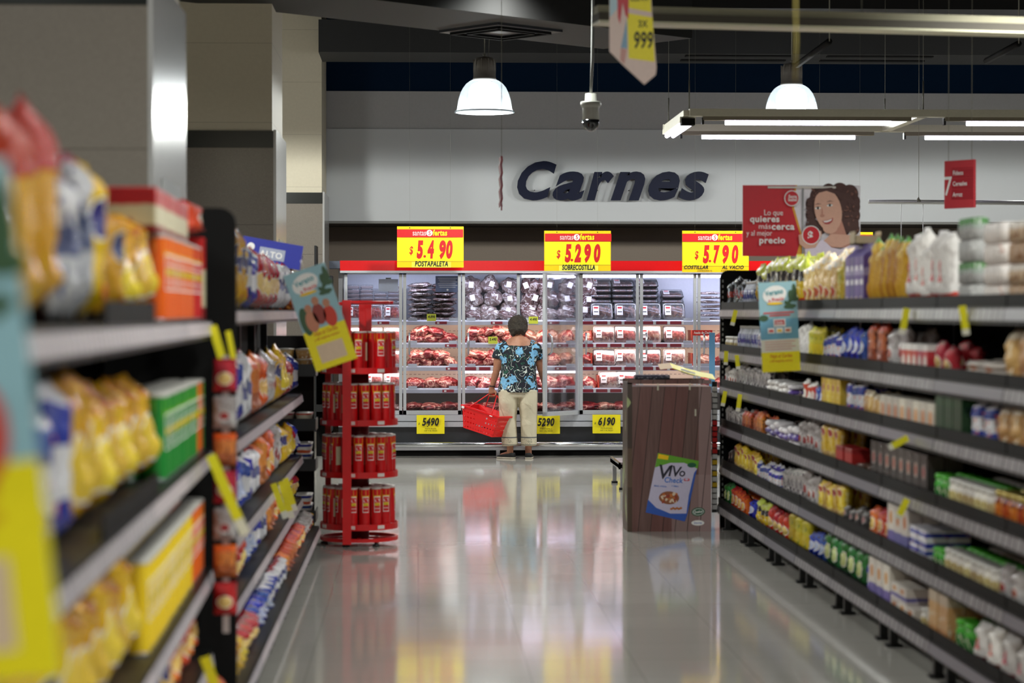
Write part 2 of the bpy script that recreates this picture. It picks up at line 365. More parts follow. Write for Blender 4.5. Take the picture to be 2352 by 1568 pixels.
def tube_rig():
    z = P(1583, 262, 20).z; X0 = P(1583, 262, 20).x; yn, yf = 20.0, 21.65
    q = thing('fluorescent_rig', 'suspended cream frame of glowing fluorescent tubes at the upper right', 'light fixture', (X0, yn, z))
    be = MB(); L = 5.2
    be.b2((0, -.05, -.02), (L, .05, .045), OFFW); be.b2((-.05, yf - yn - .05, -.02), (L, yf - yn + .05, .045), OFFW)
    be.b2((-.05, 0, -.015), (.05, yf - yn, .035), OFFW); be.b2((2.05, 0, -.02), (2.13, yf - yn, .045), OFFW); be.b2((4.15, 0, -.02), (4.23, yf - yn, .045), OFFW)
    be.build('frame', q)
    for yy in (0, yf - yn):
        for x0 in (.12, 2.28, 4.4):
            o = MB().b2((x0, yy - .03, -.055), (x0 + 1.86 if x0 < 4 else L, yy + .03, -.02), mat('tube_holder', rgb(120, 112, 96), .5)).build('tube_holder', q)
            x1 = min(x0 + 1.68, L)
            MB().tube([(x0 + .2, yy, -.075), (x1, yy, -.075)], .02, PURPLE, 12).build('tube', o)
            MB().box((x0, yy, -.06), (.02, .05, .06), BLACK).build('end_cap', o)
    o = MB().b2((-.07, .1, -.06), (.07, yf - yn - .1, -.015), OFFW).build('end_holder', q)
    for s_ in (-.03, .03): MB().tube([(s_, .2, -.075), (s_, yf - yn - .12, -.075)], .02, PURPLE, 12).build('tube', o)
    MB().b2((-.06, .06, -.09), (.06, .18, -.03), BLACKM).build('end_cap', o)
    for x in (0, 2.09, 4.19):
        for yy in (0, yf - yn): MB().tube([(x, yy, .04), (x, yy, 5.6 - z)], .0022, WIRE, 6).tube([(x, yy, .05), (x, yy, .3)], .007, WIRE, 6).build('hanging_wire', q)
    a = P(1368, 20, 12.9); b = P(2420, 40, 13.35); u = (b - a); L = u.length; ang = math.atan2(u.y, u.x)
    q = thing('light_trough', 'long dusty cream light trough across the top right of the picture', 'light fixture', a, ang)
    MB().b2((0, -.05, -.03), (L, .05, .015), mat('dusty_beam', rgb(148, 142, 118), .6)).build('beam', q)
    MB().b2((0, -.09, -.075), (L, .09, -.03), mat('dusty_trough', rgb(66, 60, 50), .7)).build('trough', q)
    MB().b2((0, -.095, -.088), (L, .095, -.075), mat('trough_reflector', rgb(190, 186, 160), .4)).build('lower_lip', q)
    for x in (.3, 1.6): MB().tube([(x, 0, .01), (x, 0, 2.0)], .0022, WIRE, 6).build('hanging_wire', q)
    l = bpy.data.lights.new('trough_light', 'AREA'); l.shape = 'RECTANGLE'; l.size = 2.4; l.size_y = .08; l.energy = 26; l.color = (.95, .95, 1)
    o = bpy.data.objects.new('trough_light', l); C.objects.link(o); o.location = (a.x + 1.25, a.y + .2, a.z - .1)
tube_rig()
def hanging():
    # security camera on a pole
    p = P(1357, 215, 18.0); q = thing('security_camera', 'dome security camera hanging on a thin white pole', 'camera', p)
    MB().tube([(0, 0, 0), (.012, 0, .26), (.035, 0, 5.6 - p.z)], [.011, .013, .016], mat('camera_pole', rgb(125, 126, 124), .45), 12).build('pole', q)
    MB().lathe([(.03, .0), (.045, 0), (.048, -.06), (.08, -.065), (.084, -.075), (.08, -.1), (.072, -.105), (.066, -.12), (.066, -.21)], mat('camera_housing', rgb(168, 168, 160), .4), 28).build('housing', q)
    MB().lathe([(.068, -.21), (.067, -.235), (.058, -.265), (.04, -.288), (.015, -.3), (.001, -.302)], mat('dark_dome', rgb(35, 36, 38), .08, coat=.5), 28).build('dome', q)
    # edge-on red banner on a cord
    p = P(1152, 416, 17.2); h = P(1152, 358, 17.2).z - P(1152, 474, 17.2).z
    q = thing('hanging_banner', 'narrow dark red banner seen edge on, hanging on a cord', 'banner', p)
    t = MB(); pts = []
    for i in range(13):
        zz = h / 2 - h * i / 12; pts.append((.004 * math.sin(i * 2.1), zz))
    for (x0, za), (x1, zb) in zip(pts, pts[1:]):
        t.face([t.bm.verts.new(v) for v in ((x0 - .009, -.02, za), (x1 - .009, -.02, zb), (x1 + .009, .02, zb), (x0 + .009, .02, za))], mat('banner_red', rgb(150, 22, 35), .6))
        t.face([t.bm.verts.new(v) for v in ((x0 - .009, -.02, za), (x0 - .009, .3, za), (x1 - .009, .3, zb), (x1 - .009, -.02, zb))], mat('banner_red', rgb(150, 22, 35), .6))
    t.tube([(0, 0, -h / 2), (0, 0, -h / 2 - .03)], .006, mat('banner_red', rgb(150, 22, 35), .6), 6)
    t.build('cloth', q, recalc=False); MB().tube([(0, 0, h / 2), (0, 0, 5.6 - p.z)], .0022, WIRE, 6).build('cord', q)
    # pointed cardboard price pendant
    Yb = 11.6; c = P(1450, 60, Yb); q = thing('hanging_price_card', 'pointed cardboard sign with yellow 999 price hanging at the top', 'sign', c)
    M_ = lambda px, py: (P(px, py, Yb).x - c.x, P(px, py, Yb).z - c.z)
    pink = mat('pinkish_card', rgb(226, 200, 190), .5); pr = mat('printed_red_shirt', rgb(200, 50, 60), .5); pbz = mat('printed_blue_jeans', rgb(130, 165, 190), .5)
    out = [(1400, -60), (1400, 118), (1432, 150), (1480, 194), (1506, 172), (1508, 155), (1500, 60), (1492, -60)]
    t = MB().prism([M_(*o) for o in out], 0, .006, pink)
    y = -.001
    t.flat([M_(*o) for o in ((1440, 30), (1499, 40), (1504, 142), (1444, 134))], YEL, y)
    t.flat([M_(*o) for o in ((1443, -60), (1492, -60), (1496, 28), (1442, 18))], YEL, y)
    t.flat([M_(*o) for o in ((1400, -60), (1420, -60), (1418, 20), (1401, 40))], mat('printed_sky', rgb(180, 205, 215), .5), y)
    t.flat([M_(*o) for o in ((1416, -60), (1446, -60), (1443, 44), (1436, 34), (1430, 6), (1424, 56), (1419, 40))], pr, y - .001)
    t.flat([M_(*o) for o in ((1440, 40), (1441, 112), (1426, 110))], pbz, y - .001)
    t.flat([M_(*o) for o in ((1426, 110), (1440, 114), (1434, 148), (1424, 138))], mat('printed_skin_pink', rgb(205, 150, 140), .5), y)
    a = M_(1476, 62); t.text('3X', a[0], a[1], .035, INK, y - .002, .03, 0, .8)
    a = M_(1477, 110); t.text('999', a[0], a[1], .085, INK, y - .002, .03, .1, .55)
    a = M_(1468, 2); t.text('LLEVA', a[0], a[1], .028, INK, y - .002, .03, .1, .8)
    t.build('card', q); MB().tube([(-.02, .003, .25), (-.02, .003, 5.6 - c.z)], .0018, WIRE, 6).build('cord', q)
    # yellow strap close to the camera hanging in front of the right lamp
    p = P(1826, 185, 7.0); q = tag(MB().tube([(0, 0, 0), (.004, 0, .12), (-.002, 0, .5), (0, 0, 5.6 - p.z)], [(.009, .003)] * 4, mat('yellow_strap', rgb(150, 135, 60), .6), 8).build('hanging_strap', loc=p), 'blurred yellow strap hanging before the right bell lamp', 'strap')
    # curtain rod and its wires
    a = P(1995, 463, 21); b = P(2420, 466, 21); q = thing('hanging_rod', 'thin horizontal metal rod hanging on wires at the right', 'rod', a)
    MB().tube([(0, 0, 0), b - a], .022, mat('dull_silver', rgb(190, 190, 188), .3, .6), 10).build('rod', q)
    for px, top in ((2110, 0), (2400, 0)): d = P(px, 463, 21) - a; MB().tube([d, d + Vector((0, 0, 5.6 - a.z))], .0022, WIRE, 6).lathe([(.03, 0), (.003, .045)], WIRE, 8, c=d).build('hanging_wire', q)
    for px in (2070, 2120): d = P(px, 463, 21) - a; MB().tube([d, d - Vector((0, 0, .75))], .004, mat('pale_wire', rgb(200, 200, 200), .4), 6).build('drop_wire', q)
    # red aisle sign
    c = P(2205, 423, 15.0); q = thing('aisle_sign', 'red hanging aisle sign with white lettering at the far right', 'sign', c, math.radians(-54))
    rs = mat('aisle_sign_red', rgb(190, 58, 66), .4); rs2 = mat('aisle_sign_panel', rgb(165, 42, 52), .4); wt = WHITE
    t = MB().box((0, 0, 0), (.26, .02, .32), rs, bev=.004)
    t.box((.02, -.012, .1), (.2, .006, .005), rs)
    for i in range(3): t.b2((-.06, -.013, .045 - i * .072), (.125, -.010, .11 - i * .072), rs2)
    t.text('7', -.095, -.07, .13, wt, -.012, .01, 0, .8)
    for i, s_ in enumerate(('Fideos', 'Cereales', 'Arroz')): t.text(s_, -.05, .062 - i * .072, .03, wt, -.015, .02, 0, .8, 'LEFT')
    t.build('panel', q)
    for x in (-.1, .1): MB().tube([(x, 0, .14), (x, 0, 5.6 - c.z)], .0018, WIRE, 6).build('cord', q)
    for px, Y in ((2052, 16.5), (1585, 18)):
        p = P(px, 200, Y); 
hanging()
def carnes():
    q = thing('wall_lettering', 'big navy Carnes lettering mounted on the white wall', 'sign', (0, 0, 0))
    a = P(1405, 462, WY); hh = P(1405, 372, WY).z - a.z
    # one raised letter each, slanted humanist bold
    xs = {'C': (1187, 1277), 'a': (1268, 1341), 'r': (1346, 1408), 'n': (1401, 1480), 'e': (1487, 1559), 's': (1557, 1625)}
    for ch, (p0, p1) in xs.items():
        X0 = P(p0, 462, WY).x; X1 = P(p1, 462, WY).x; z0 = P(p0, 461, WY).z
        me = text_mesh(ch, .045, .30, 'LEFT', .04)
        ax = [v.co.x for v in me.vertices]; ay = [v.co.y for v in me.vertices]
        H = (hh if ch == 'C' else hh * .735); sx = (X1 - X0) / (max(ax) - min(ax)); sy = H / (max(ay) - min(ay))
        t = MB(); vs = [t.bm.verts.new((X0 + (v.co.x - min(ax)) * sx, WY - .1 - v.co.z * .55, z0 + (v.co.y - min(ay)) * sy)) for v in me.vertices]
        for p in me.polygons: t.face([vs[i] for i in p.vertices], NAVY)
        cx = (X0 + X1) / 2
        for zz in (.1, .3): t.b2((cx - .01, WY - .09, z0 + zz * H * 2), (cx + .01, WY, z0 + zz * H * 2 + .015), BLACK) if ch == '?' else None
        t.build('letter', q)
    t = MB(); c0 = P(1187, 430, WY); c1 = P(1620, 430, WY)
    for i in range(6): x = c0.x + .22 + i * (c1.x - c0.x - .4) / 5; t.tube([(x, WY - .09, c0.z - .04), (x, WY, c0.z - .04)], .006, BLACK, 6)
    t.build('mounting_pin', q)
carnes()
# ------------------------------------------------------------------ meat cabinet
CY = 25.4                                     # door plane
POSTS = [790, 925, 1060, 1195, 1330, 1468, 1600, 1735, 1870, 2005]
PX = [P(p, 800, CY).x for p in POSTS]
LV = [PZ(1176, y, CY + .12) for y in (737, 789, 842, 893, 945)]      # shelf tops
ZT = PZ(1176, 628, CY); ZB = PZ(1176, 951, CY)
LVN = ['top shelf', 'second shelf', 'third shelf', 'fourth shelf', 'bottom deck']
BAYN = ['leftmost', 'second', 'third', 'open fourth', 'fifth', 'sixth', 'seventh']
def cabinet():
    q = thing('meat_cabinet', 'long upright refrigerated cabinet with glass doors and red fascia, full of meat', 'refrigerator', (0, 0, 0))
    x0, x1 = PX[0], PX[-1]; yb = CY + .95
    inner = mat('cabinet_lining', rgb(222, 214, 200), .5); gsh = mat('cabinet_shell', rgb(150, 150, 155), .5)
    t = MB(); t.b2((x0 - .06, CY, ZB - .02), (x0, yb, ZT + .05), gsh).b2((x1, CY, 0), (x1 + .06, yb, ZT + .05), gsh)
    t.b2((x0 - .06, yb, 0.1), (x1 + .06, yb + .05, 2.15), gsh); t.b2((x0 - .06, CY + .02, ZT + .01), (x1 + .06, yb, ZT + .05), gsh)
    t.b2((x0, CY + .05, .3), (x1, yb, ZB - .02), gsh); t.build('shell', q)
    # cream slotted back panel, a dark one over the bottom deck
    m = bpy.data.materials.new('slotted_back_panel'); N = NT(m); g = N.coord('Object'); x, y, z = N.sep(g)
    r = N.math('FRACT', N.math('DIVIDE', z, .1)); dz = N.math('LESS_THAN', r, .05); dx = N.math('LESS_THAN', N.math('FRACT', N.math('DIVIDE', x, .05)), .6)
    N.l.new(N.mix(N.math('MULTIPLY', dz, dx), rgb(236, 216, 192), rgb(120, 95, 80)), N.b.inputs['Base Color']); N.b.inputs['Roughness'].default_value = .5
    MB().b2((x0, CY + .62, LV[3] - .03), (x1, CY + .64, LV[0]), m).build('back_panel', q)
    MB().b2((x0, CY + .7, LV[0]), (x1, CY + .72, ZT), mat('white_lining', rgb(225, 230, 240), .4)).build('back_panel', q)
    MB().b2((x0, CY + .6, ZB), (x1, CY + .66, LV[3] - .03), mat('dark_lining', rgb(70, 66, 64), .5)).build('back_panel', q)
    # fascia, light line, lower ledge, kick panel, bumper
    MB().b2((x0 - .04, CY - .09, PZ(1176, 622, CY)), (x1, CY - .02, PZ(1176, 599, CY)), mat('red_fascia', rgb(200, 16, 20), .22)).build('fascia', q)
    t = MB().b2((x0 - .04, CY - .1, PZ(1176, 627, CY)), (x1, CY, PZ(1176, 622, CY)), ALUL); t.build('fascia_trim', q)
    MB().b2((x0 - .16, CY - .09, PZ(1176, 617, CY)), (x0 - .041, CY + .3, PZ(1176, 600, CY)), mat('fascia_end_grey', rgb(70, 75, 88), .5)).build('end_cap', q)
    za, zb_, zc = PZ(1176, 952, CY), PZ(1176, 966, CY), PZ(1176, 979, CY)
    t = MB().b2((x0 - .06, CY - .05, zb_), (x1, CY + .06, za), mat('pale_ledge', rgb(176, 178, 184), .35)).b2((x0 - .06, CY - .075, zc), (x1, CY + .06, zb_ - .008), mat('pale_ledge', rgb(176, 178, 184), .35))
    t.build('lower_ledge', q)
    MB().b2((x0 - .06, CY - .03, PZ(1176, 1018, CY)), (x1, CY + .05, zc), mat('kick_panel', rgb(40, 42, 46), .35)).build('kick_panel', q)
    MB().b2((x0, CY + .05, 0), (x1, CY + .1, .25), BLACKM).build('plinth', q)
    z = PZ(1176, 1021, CY - .22); t = MB().lathe([(.001, 0), (.03, 0), (.03, x1 - x0), (.001, x1 - x0)], CHROME, 16, M=Matrix.Translation((x0, CY - .22, z)) @ Matrix.Rotation(PI / 2, 4, 'Y'))
    t.b2((x0, CY - .225, z - .06), (x1, CY - .2, z - .025), ALU); b = t.build('bumper_rail', q)
    for px in (1144, 1500, 900, 1800):
        X = P(px, 1030, CY - .22).x; MB().b2((X - .02, CY - .22, 0), (X + .02, CY - .17, z - .03), ALU).build('bumper_post', b)
    # shelves
    for i, zl in enumerate(LV):
        if i < 4:
            s = MB().b2((x0, CY + .12, zl - .02), (x1, CY + .62, zl), mat('white_wire_shelf', rgb(225, 222, 225), .3)).build('shelf', q)
            t = MB().prism([(CY + .1, zl - .045), (CY + .085, zl - .005), (CY + .1, zl + .012), (CY + .12, zl + .012), (CY + .12, zl - .045)], x0, x1, mat('price_channel', rgb(205, 208, 222), .25), axis='x')
            t.build('price_channel', s)
            t = MB(); rd = mat('maroon_price_label', rgb(150, 40, 55), .4); rnd = random.Random(i)
            for k in range(7):
                a, c_ = PX[k] + .04, PX[k + 1] - .04
                if k in (4, 5) or (k == 3 and i in (3,)) or (k == 2 and i == 2):
                    x = a
                    while x < c_ - .1: t.b2((x, CY + .078, zl - .038), (x + .125, CY + .083, zl - .002), rd); t.b2((x + .13, CY + .078, zl - .038), (x + .155, CY + .083, zl - .002), WHITE); x += .16
                else:
                    x = a + (.25 if i == 0 else .35) + rnd.random() * .1; t.b2((x, CY + .078, zl - .036), (x + .13, CY + .083, zl - .004), rd); t.b2((x + .02, CY + .075, zl - .03), (x + .045, CY + .078, zl - .012), WHITE)
            t.build('price_label', s)
            t = MB()
            for k in range(7):
                for xx in (PX[k] + .06, PX[k + 1] - .14): t.b2((xx, CY + .09, zl), (xx + .1, CY + .1, zl + .035), mat('clear_clip', rgb(200, 205, 215), .2))
            t.build('shelf_stop', s)
        else:
            MB().b2((x0, CY + .07, zl - .03), (x1, CY + .6, zl), mat('deck_pan', rgb(90, 88, 88), .4)).build('deck', q)
    # cabinet lights: a tube along the top front and one under every shelf
    MB().tube([(PX[3] + .02, CY + .06, ZT - .03), (x1 - .1, CY + .06, ZT - .03)], .016, PURPLE, 10).build('top_tube', q)
    MB().tube([(PX[2] + .03, CY + .14, LV[2] - .06), (PX[4], CY + .14, LV[2] - .06)], .013, PURPLE, 10).build('shelf_tube', q)
    def bar(z, y, pw, col, ang=0):
        l = bpy.data.lights.new('cabinet_light', 'AREA'); l.shape = 'RECTANGLE'; l.size = x1 - x0 - .1; l.size_y = .05; l.energy = pw; l.color = col
        o = bpy.data.objects.new('cabinet_light', l); C.objects.link(o); o.location = ((x0 + x1) / 2, y, z); o.rotation_euler = (ang, 0, 0)
    bar(ZT - .06, CY + .1, 24, (.75, .78, 1), math.radians(28))
    bar(LV[0] - .05, CY + .16, 14, (1, .83, .76), math.radians(28)); bar(LV[1] - .05, CY + .16, 12, (1, .85, .78), math.radians(28))
    bar(LV[2] - .06, CY + .17, 11, (1, .86, .8), math.radians(28)); bar(LV[3] - .05, CY + .16, 5, (1, .85, .8), math.radians(28))
    # doors: 4 (index 3) stands open towards the camera, hinged on its right post
    for k in range(9):
        wd = PX[k + 1] - PX[k] - .012; d = bpy.data.objects.new('door', None); C.objects.link(d); d.parent = q
        if k == 3: d.location = (PX[4] - .006, CY - .02, 0); d.rotation_euler = (0, 0, math.radians(50)); sg = -1
        else: d.location = (PX[k] + .006, CY - .02, 0); sg = 1
        fz0, fz1 = ZB + .0, ZT
        t = MB(); X = lambda v: v * sg
        t.b2((X(0), -.02, fz0), (X(.034), .02, fz1), ALUL); t.b2((X(wd - .034), -.02, fz0), (X(wd), .02, fz1), ALUL)
        t.b2((X(.0), -.02, fz0), (X(wd), .02, fz0 + .045), ALUL); t.b2((X(0), -.02, fz1 - .012), (X(wd), .02, fz1), mat('pale_top_trim', rgb(200, 200, 215), .4)); t.build('door_frame', d)
        MB().b2((X(.03), -.004, fz0 + .03), (X(wd - .03), .004, fz1 - .01), GLASS).build('door_glass', d)
        hx = X(wd - .06) if k == 3 else X(.07); z0, z1 = PZ(1176, 813, CY), PZ(1176, 765, CY)
        MB().tube([(hx, -.02, z0), (hx, -.06, z0 + .03), (hx, -.07, (z0 + z1) / 2), (hx, -.06, z1 - .03), (hx, -.02, z1)], .011, ALU, 8).build('door_handle', d)
        MB().b2((X(.015), .0, fz1 - .03), (X(.03), .04, fz1), BLACK).build('hinge', d)
cabinet()
# ---- what lies in it
def ramp_mat(name, scale, stops, rough=.4, coat=.12, dist=1.2, bump=.25, det=4):
    m = bpy.data.materials.new(name); N = NT(m); g = N.coord('Object')
    i = N.node('ShaderNodeObjectInfo'); a = N.node('ShaderNodeVectorMath', operation='ADD'); N.l.new(g, a.inputs[0]); N.l.new(i.outputs['Location'], a.inputs[1])
    n = N.noise(a.outputs[0], scale, det, dist); N.l.new(N.ramp(n, [(p, rgb(*c)) for p, c in stops], False), N.b.inputs['Base Color'])
    N.b.inputs['Roughness'].default_value = rough; N.b.inputs['Coat Weight'].default_value = coat; N.b.inputs['Coat Roughness'].default_value = .15
    N.bump(n, bump, .01); _M[name] = m; return m
MEAT = ramp_mat('raw_marbled_meat', 9, [(.3, (66, 12, 20)), (.44, (122, 26, 34)), (.52, (150, 56, 56)), (.555, (226, 180, 162)), (.59, (132, 36, 42)), (.74, (76, 14, 22))])
MEAT2 = ramp_mat('raw_fatty_meat', 8, [(.3, (112, 36, 38)), (.42, (170, 86, 78)), (.48, (232, 192, 170)), (.54, (150, 48, 50)), (.7, (84, 18, 24))])
VAC = ramp_mat('vacuum_packed_dark_meat', 10, [(.3, (54, 36, 38)), (.44, (108, 82, 80)), (.52, (72, 48, 50)), (.58, (176, 164, 160)), (.64, (86, 60, 60)), (.74, (130, 110, 106))], .18, .8, 1.5, .8)  # pale silver stop paints highlights of the wrap into the colour
VACL = ramp_mat('vacuum_packed_grey_meat', 11, [(.3, (84, 66, 64)), (.44, (150, 132, 128)), (.52, (106, 84, 84)), (.58, (214, 208, 206)), (.64, (120, 100, 98)), (.75, (180, 170, 168))], .18, .8, 1.5, .8)  # wrap highlights painted in by the palest stop here too
HAM = ramp_mat('smoked_ham', 7, [(.35, (94, 60, 52)), (.55, (150, 104, 88)), (.7, (196, 160, 140))], .3, .5, 1, .4)
MINCE = ramp_mat('red_mince', 40, [(.35, (134, 16, 18)), (.5, (186, 44, 40)), (.65, (220, 124, 108))], .45, .2, .5, .7)
BRN = ramp_mat('brown_mince', 30, [(.35, (66, 34, 28)), (.5, (112, 62, 52)), (.65, (150, 100, 84))], .4, .3, .5, .6)
_B = {}
def blob(kind, seed, size, m, patch=True, tall=False):
    key = (kind, seed, m.name)
    if key in _B: return _B[key]
    bm = bmesh.new(); bmesh.ops.create_icosphere(bm, subdivisions=4, radius=1); o = Vector((seed * 7.3, seed * 3.1, 0))
    for v in bm.verts:
        p = v.co.copy(); n = noise.noise(p * 1.1 + o) * .38 + noise.noise(p * 2.6 + o) * .16 + abs(noise.noise(p * 5 + o)) * .07
        p *= 1 + n
        v.co = Vector((p.x * size[0] / 2, p.y * size[1] / 2, p.z * size[2] / 2))
    zm = min(v.co.z for v in bm.verts) * .8
    for v in bm.verts: v.co.z = max(v.co.z, zm) - zm
    for f in bm.faces: f.smooth = True
    me = bpy.data.meshes.new(kind); bm.to_mesh(me); bm.free(); me.materials.append(m); _B[key] = me; return me
def size_of(me):
    v = [x.co for x in me.vertices]; return [max(c[i] for c in v) - min(c[i] for c in v) for i in range(3)]
def put(me, name, label, cat, loc, rot=(0, 0, 0), group=None, sc=None):
    o = bpy.data.objects.new(name, me); C.objects.link(o); o.location = loc; o.rotation_euler = rot
    if sc: o.scale = sc
    return tag(o, label, cat, group)
LAB = mat('white_price_label', rgb(235, 232, 235), .4)
def tray_proto(name, w_, d_, h_, base, meat, label=True, lid=True):
    q = bpy.data.objects.new(name, None); C.objects.link(q)
    t = MB(); hw, hd = w_ / 2, d_ / 2
    def rr(k, z, r=.02):
        pts = []
        for cx, cy, a0 in ((hw - r, hd - r, 0), (-hw + r, hd - r, 90), (-hw + r, -hd + r, 180), (hw - r, -hd + r, 270)):
            for i in range(4): a = math.radians(a0 + i * 30); pts.append(Vector(((cx + r * math.cos(a)) * k, (cy + r * math.sin(a)) * k, z)))
        return pts
    t.rings([rr(.86, 0), rr(1, h_ * .55), rr(1.03, h_ * .55), rr(1.03, h_ * .6), rr(.97, h_ * .6), rr(.84, h_ * .15)], base, True); t.build('tray_base', q)
    me = MB()
    n = 4 if meat in (MEAT, MEAT2, MINCE) else 3
    for i in range(n):
        x = (i - (n - 1) / 2) * w_ * .8 / n; me.lathe([(.001, 0), (.42, .1), (.5, .5), (.4, .9), (.001, 1)], meat, 10, M=Matrix.Translation((x, 0, h_ * .16)) @ Matrix.Rotation(.3, 4, 'Z') @ Matrix.Diagonal((w_ * 1.05 / n, d_ * .78, h_ * .55, 1)))
    me.build('meat', q)
    if lid: MB().rings([rr(1.0, h_ * .6), rr(.96, h_ * .95), rr(.8, h_)], FILM, True).build('film', q)
    if label: MB().b2((-hw * .8, -hd * .55, h_ * 1.0), (-hw * .25, hd * .6, h_ * 1.0 + .001), LAB).b2((-hw * .72, hd * .25, h_ * 1.001), (-hw * .33, hd * .45, h_ * 1.0 + .002), REDI).b2((-hw * .72, -hd * .2, h_ * 1.001), (-hw * .33, -hd * .1, h_ * 1.0 + .002), INK).build('label', q)
    return q
def unproto(q):
    for c in list(q.children): bpy.data.objects.remove(c)
    bpy.data.objects.remove(q)
def meats():
    wt = mat('white_foam_tray', rgb(230, 215, 212), .5); bk = mat('black_meat_tray', rgb(24, 24, 28), .35); cl = mat('clear_plastic_tray', rgb(205, 195, 200), .2)
    pink = tray_proto('meat_tray', .19, .18, .05, cl, MINCE); redt = tray_proto('meat_tray', .25, .195, .05, bk, MINCE); lite = tray_proto('meat_tray', .24, .19, .05, wt, MEAT2)
    dark = tray_proto('meat_tray', .25, .2, .055, bk, BRN); small = tray_proto('meat_tray', .148, .12, .042, cl, BRN, False)
    def lean(pr, x, y, z, d_, ang, lab, grp, tw=0):
        a = math.radians(ang); dup(pr, (x, y, z + d_ / 2 * math.sin(a) + .004), (a, 0, math.radians(tw)), lab, grp)
    rnd = random.Random(3)
    g = lambda s_: s_
    # leftmost door
    b0, b1 = PX[0], PX[1]
    for c in range(4):
        for r in range(9):
            if c == 2 and r > 6: continue
            x = b0 + .09 + c * .155
            dup(small, (x, CY + .45, LV[0] + r * .046), (0, 0, 0), 'small clear tray of dark meat in the tall stacks behind the leftmost door', 'trays stacked behind the leftmost door')
    for l in range(4):
        for c in range(3):
            x = b0 + .12 + c * .21; yy = CY + .22
            lean(pink, x, yy, LV[l], .18, 68, 'clear tray of %s leaning on the %s behind the leftmost door' % ('brown meat cubes' if l == 0 else 'red meat pieces', LVN[l]), 'trays leaning on the %s, leftmost door' % LVN[l])
    # vacuum packed stacks, second door top shelf
    for c in range(2):
        for r in range(8):
            me = blob('v', r % 4 + c * 4, (.30, .34, .075), VACL if c == 0 else VAC)
            bx_ = size_of(me); put(me, 'vacuum_packed_meat', 'flat dark vacuum packed meat in the piles on the top shelf, second door', 'meat', (PX[1] + .19 + c * .28, CY + .35, LV[0] + .001 + r * .054), (0, 0, rnd.uniform(-.04, .04)), 'vacuum packs piled behind the second door', (.29 / bx_[0], .4 / bx_[1], .062 / bx_[2]))
    def heap(bay, lv, m, n, size, desc, layers=1, cat='meat', name='meat_cut', x0=.06, x1=.60, y=.27, seedo=0, up=0):
        lab = '%s on the %s behind the %s door' % (desc, LVN[lv], BAYN[bay]); grp = '%s, %s, %s door' % (name.replace('_', ' '), LVN[lv], BAYN[bay])
        ms = m if isinstance(m, (list, tuple)) else [m]
        for ly in range(layers):
            nn = n - ly
            for i in range(nn):
                mm = ms[(i + ly) % len(ms)]; me = blob(name, (i * 3 + ly + seedo) % 6, size, mm)
                x = PX[bay] + x0 + (x1 - x0) * (i + .5 + ly * .3) / (n)
                bx_ = size_of(me); pt = (x1 - x0) / n; hh_ = (.135 if layers > 1 else min(.17, size[2] * 1.15)) * rnd.uniform(.84, 1)
                put(me, name, lab, cat, (x, CY + max(y, .30), LV[lv] + up + .001 + ly * .075), (0, rnd.uniform(-.1, .1) * ly, rnd.uniform(-.3, .3)), grp, (pt * rnd.uniform(1.3, 1.55) / bx_[0], min(1, .3 / bx_[1]), hh_ / bx_[2]))
    for bay in (2,):
        heap(bay, 0, [VAC, VACL], 3, (.23, .2, .12), 'dark vacuum packed meat parcel', 1, name='vacuum_packed_meat')
    def balls(bay, pts, m, desc):
        lab = desc + ' stacked high on the top shelf behind the %s door' % BAYN[bay]
        for i, (px, py, s_) in enumerate(pts):
            p = P(px, py, CY + .45); me = blob('ball', i % 5, (.21, .2, .21), m)
            o = thing('vacuum_packed_meat', lab, 'meat', (p.x, CY + .45, p.z - s_ * .1), rnd.uniform(-1, 1), 'round vacuum parcels, %s door' % BAYN[bay])
            b = bpy.data.objects.new('parcel', me); C.objects.link(b); b.parent = o; s_ *= .97; b.scale = (s_ * 1.05, s_, s_); b.rotation_euler = (.0, rnd.uniform(-.4, .4), 0)
            l = MB().b2((-.028, -.125 * s_, .075 * s_), (.028, -.12 * s_, .14 * s_), LAB).build('label', o); l.rotation_euler = (0, rnd.uniform(-.4, .4), -o.rotation_euler.z)
    balls(2, [(1082, 712, 1.0), (1122, 714, .9), (1160, 712, 1), (1090, 684, 1.1), (1135, 682, 1), (1172, 686, .9), (1080, 655, 1.1), (1122, 652, 1), (1165, 654, 1.05)], VACL, 'round dark vacuum packed parcel')
    balls(3, [(1212, 712, 1.1), (1250, 714, 1), (1295, 712, 1), (1222, 684, 1.1), (1265, 684, 1.05), (1305, 686, 1), (1215, 655, 1.1), (1258, 655, 1), (1300, 654, 1.05)], VAC, 'green tagged vacuum packed parcel')
    heap(3, 0, [VAC, VACL], 3, (.24, .2, .13), 'dark vacuum packed meat with shiny wrap', 1, name='vacuum_packed_meat', y=.22)
    # fifth and sixth door, top shelf: piles of big trays and a leaning front row
    for bay in (4, 5):
        cols = (.27, .53) if bay == 4 else (.13, .42)
        for c, xo in enumerate(cols):
            for r in range(6 if not (bay == 5 and c == 1) else 4):
                dup(dark, (PX[bay] + xo, CY + .47, LV[0] + .09 + r * .062), (math.radians(22), 0, 0), 'big tray of brown meat in the piles on the top shelf, %s door' % BAYN[bay], 'piled trays, %s door' % BAYN[bay])
        for c in range(2 if bay == 4 else 2):
            lean(dark, PX[bay] + (.27 if bay == 4 else .14) + c * .27, CY + .22, LV[0], .2, 66, 'dark tray with white label leaning on the top shelf edge, %s door' % BAYN[bay], 'leaning dark trays, %s door' % BAYN[bay])
    balls(4, [(1345, 655, 1.05), (1342, 712, 1), (1350, 688, 1)], VAC, 'dark vacuum packed lump')
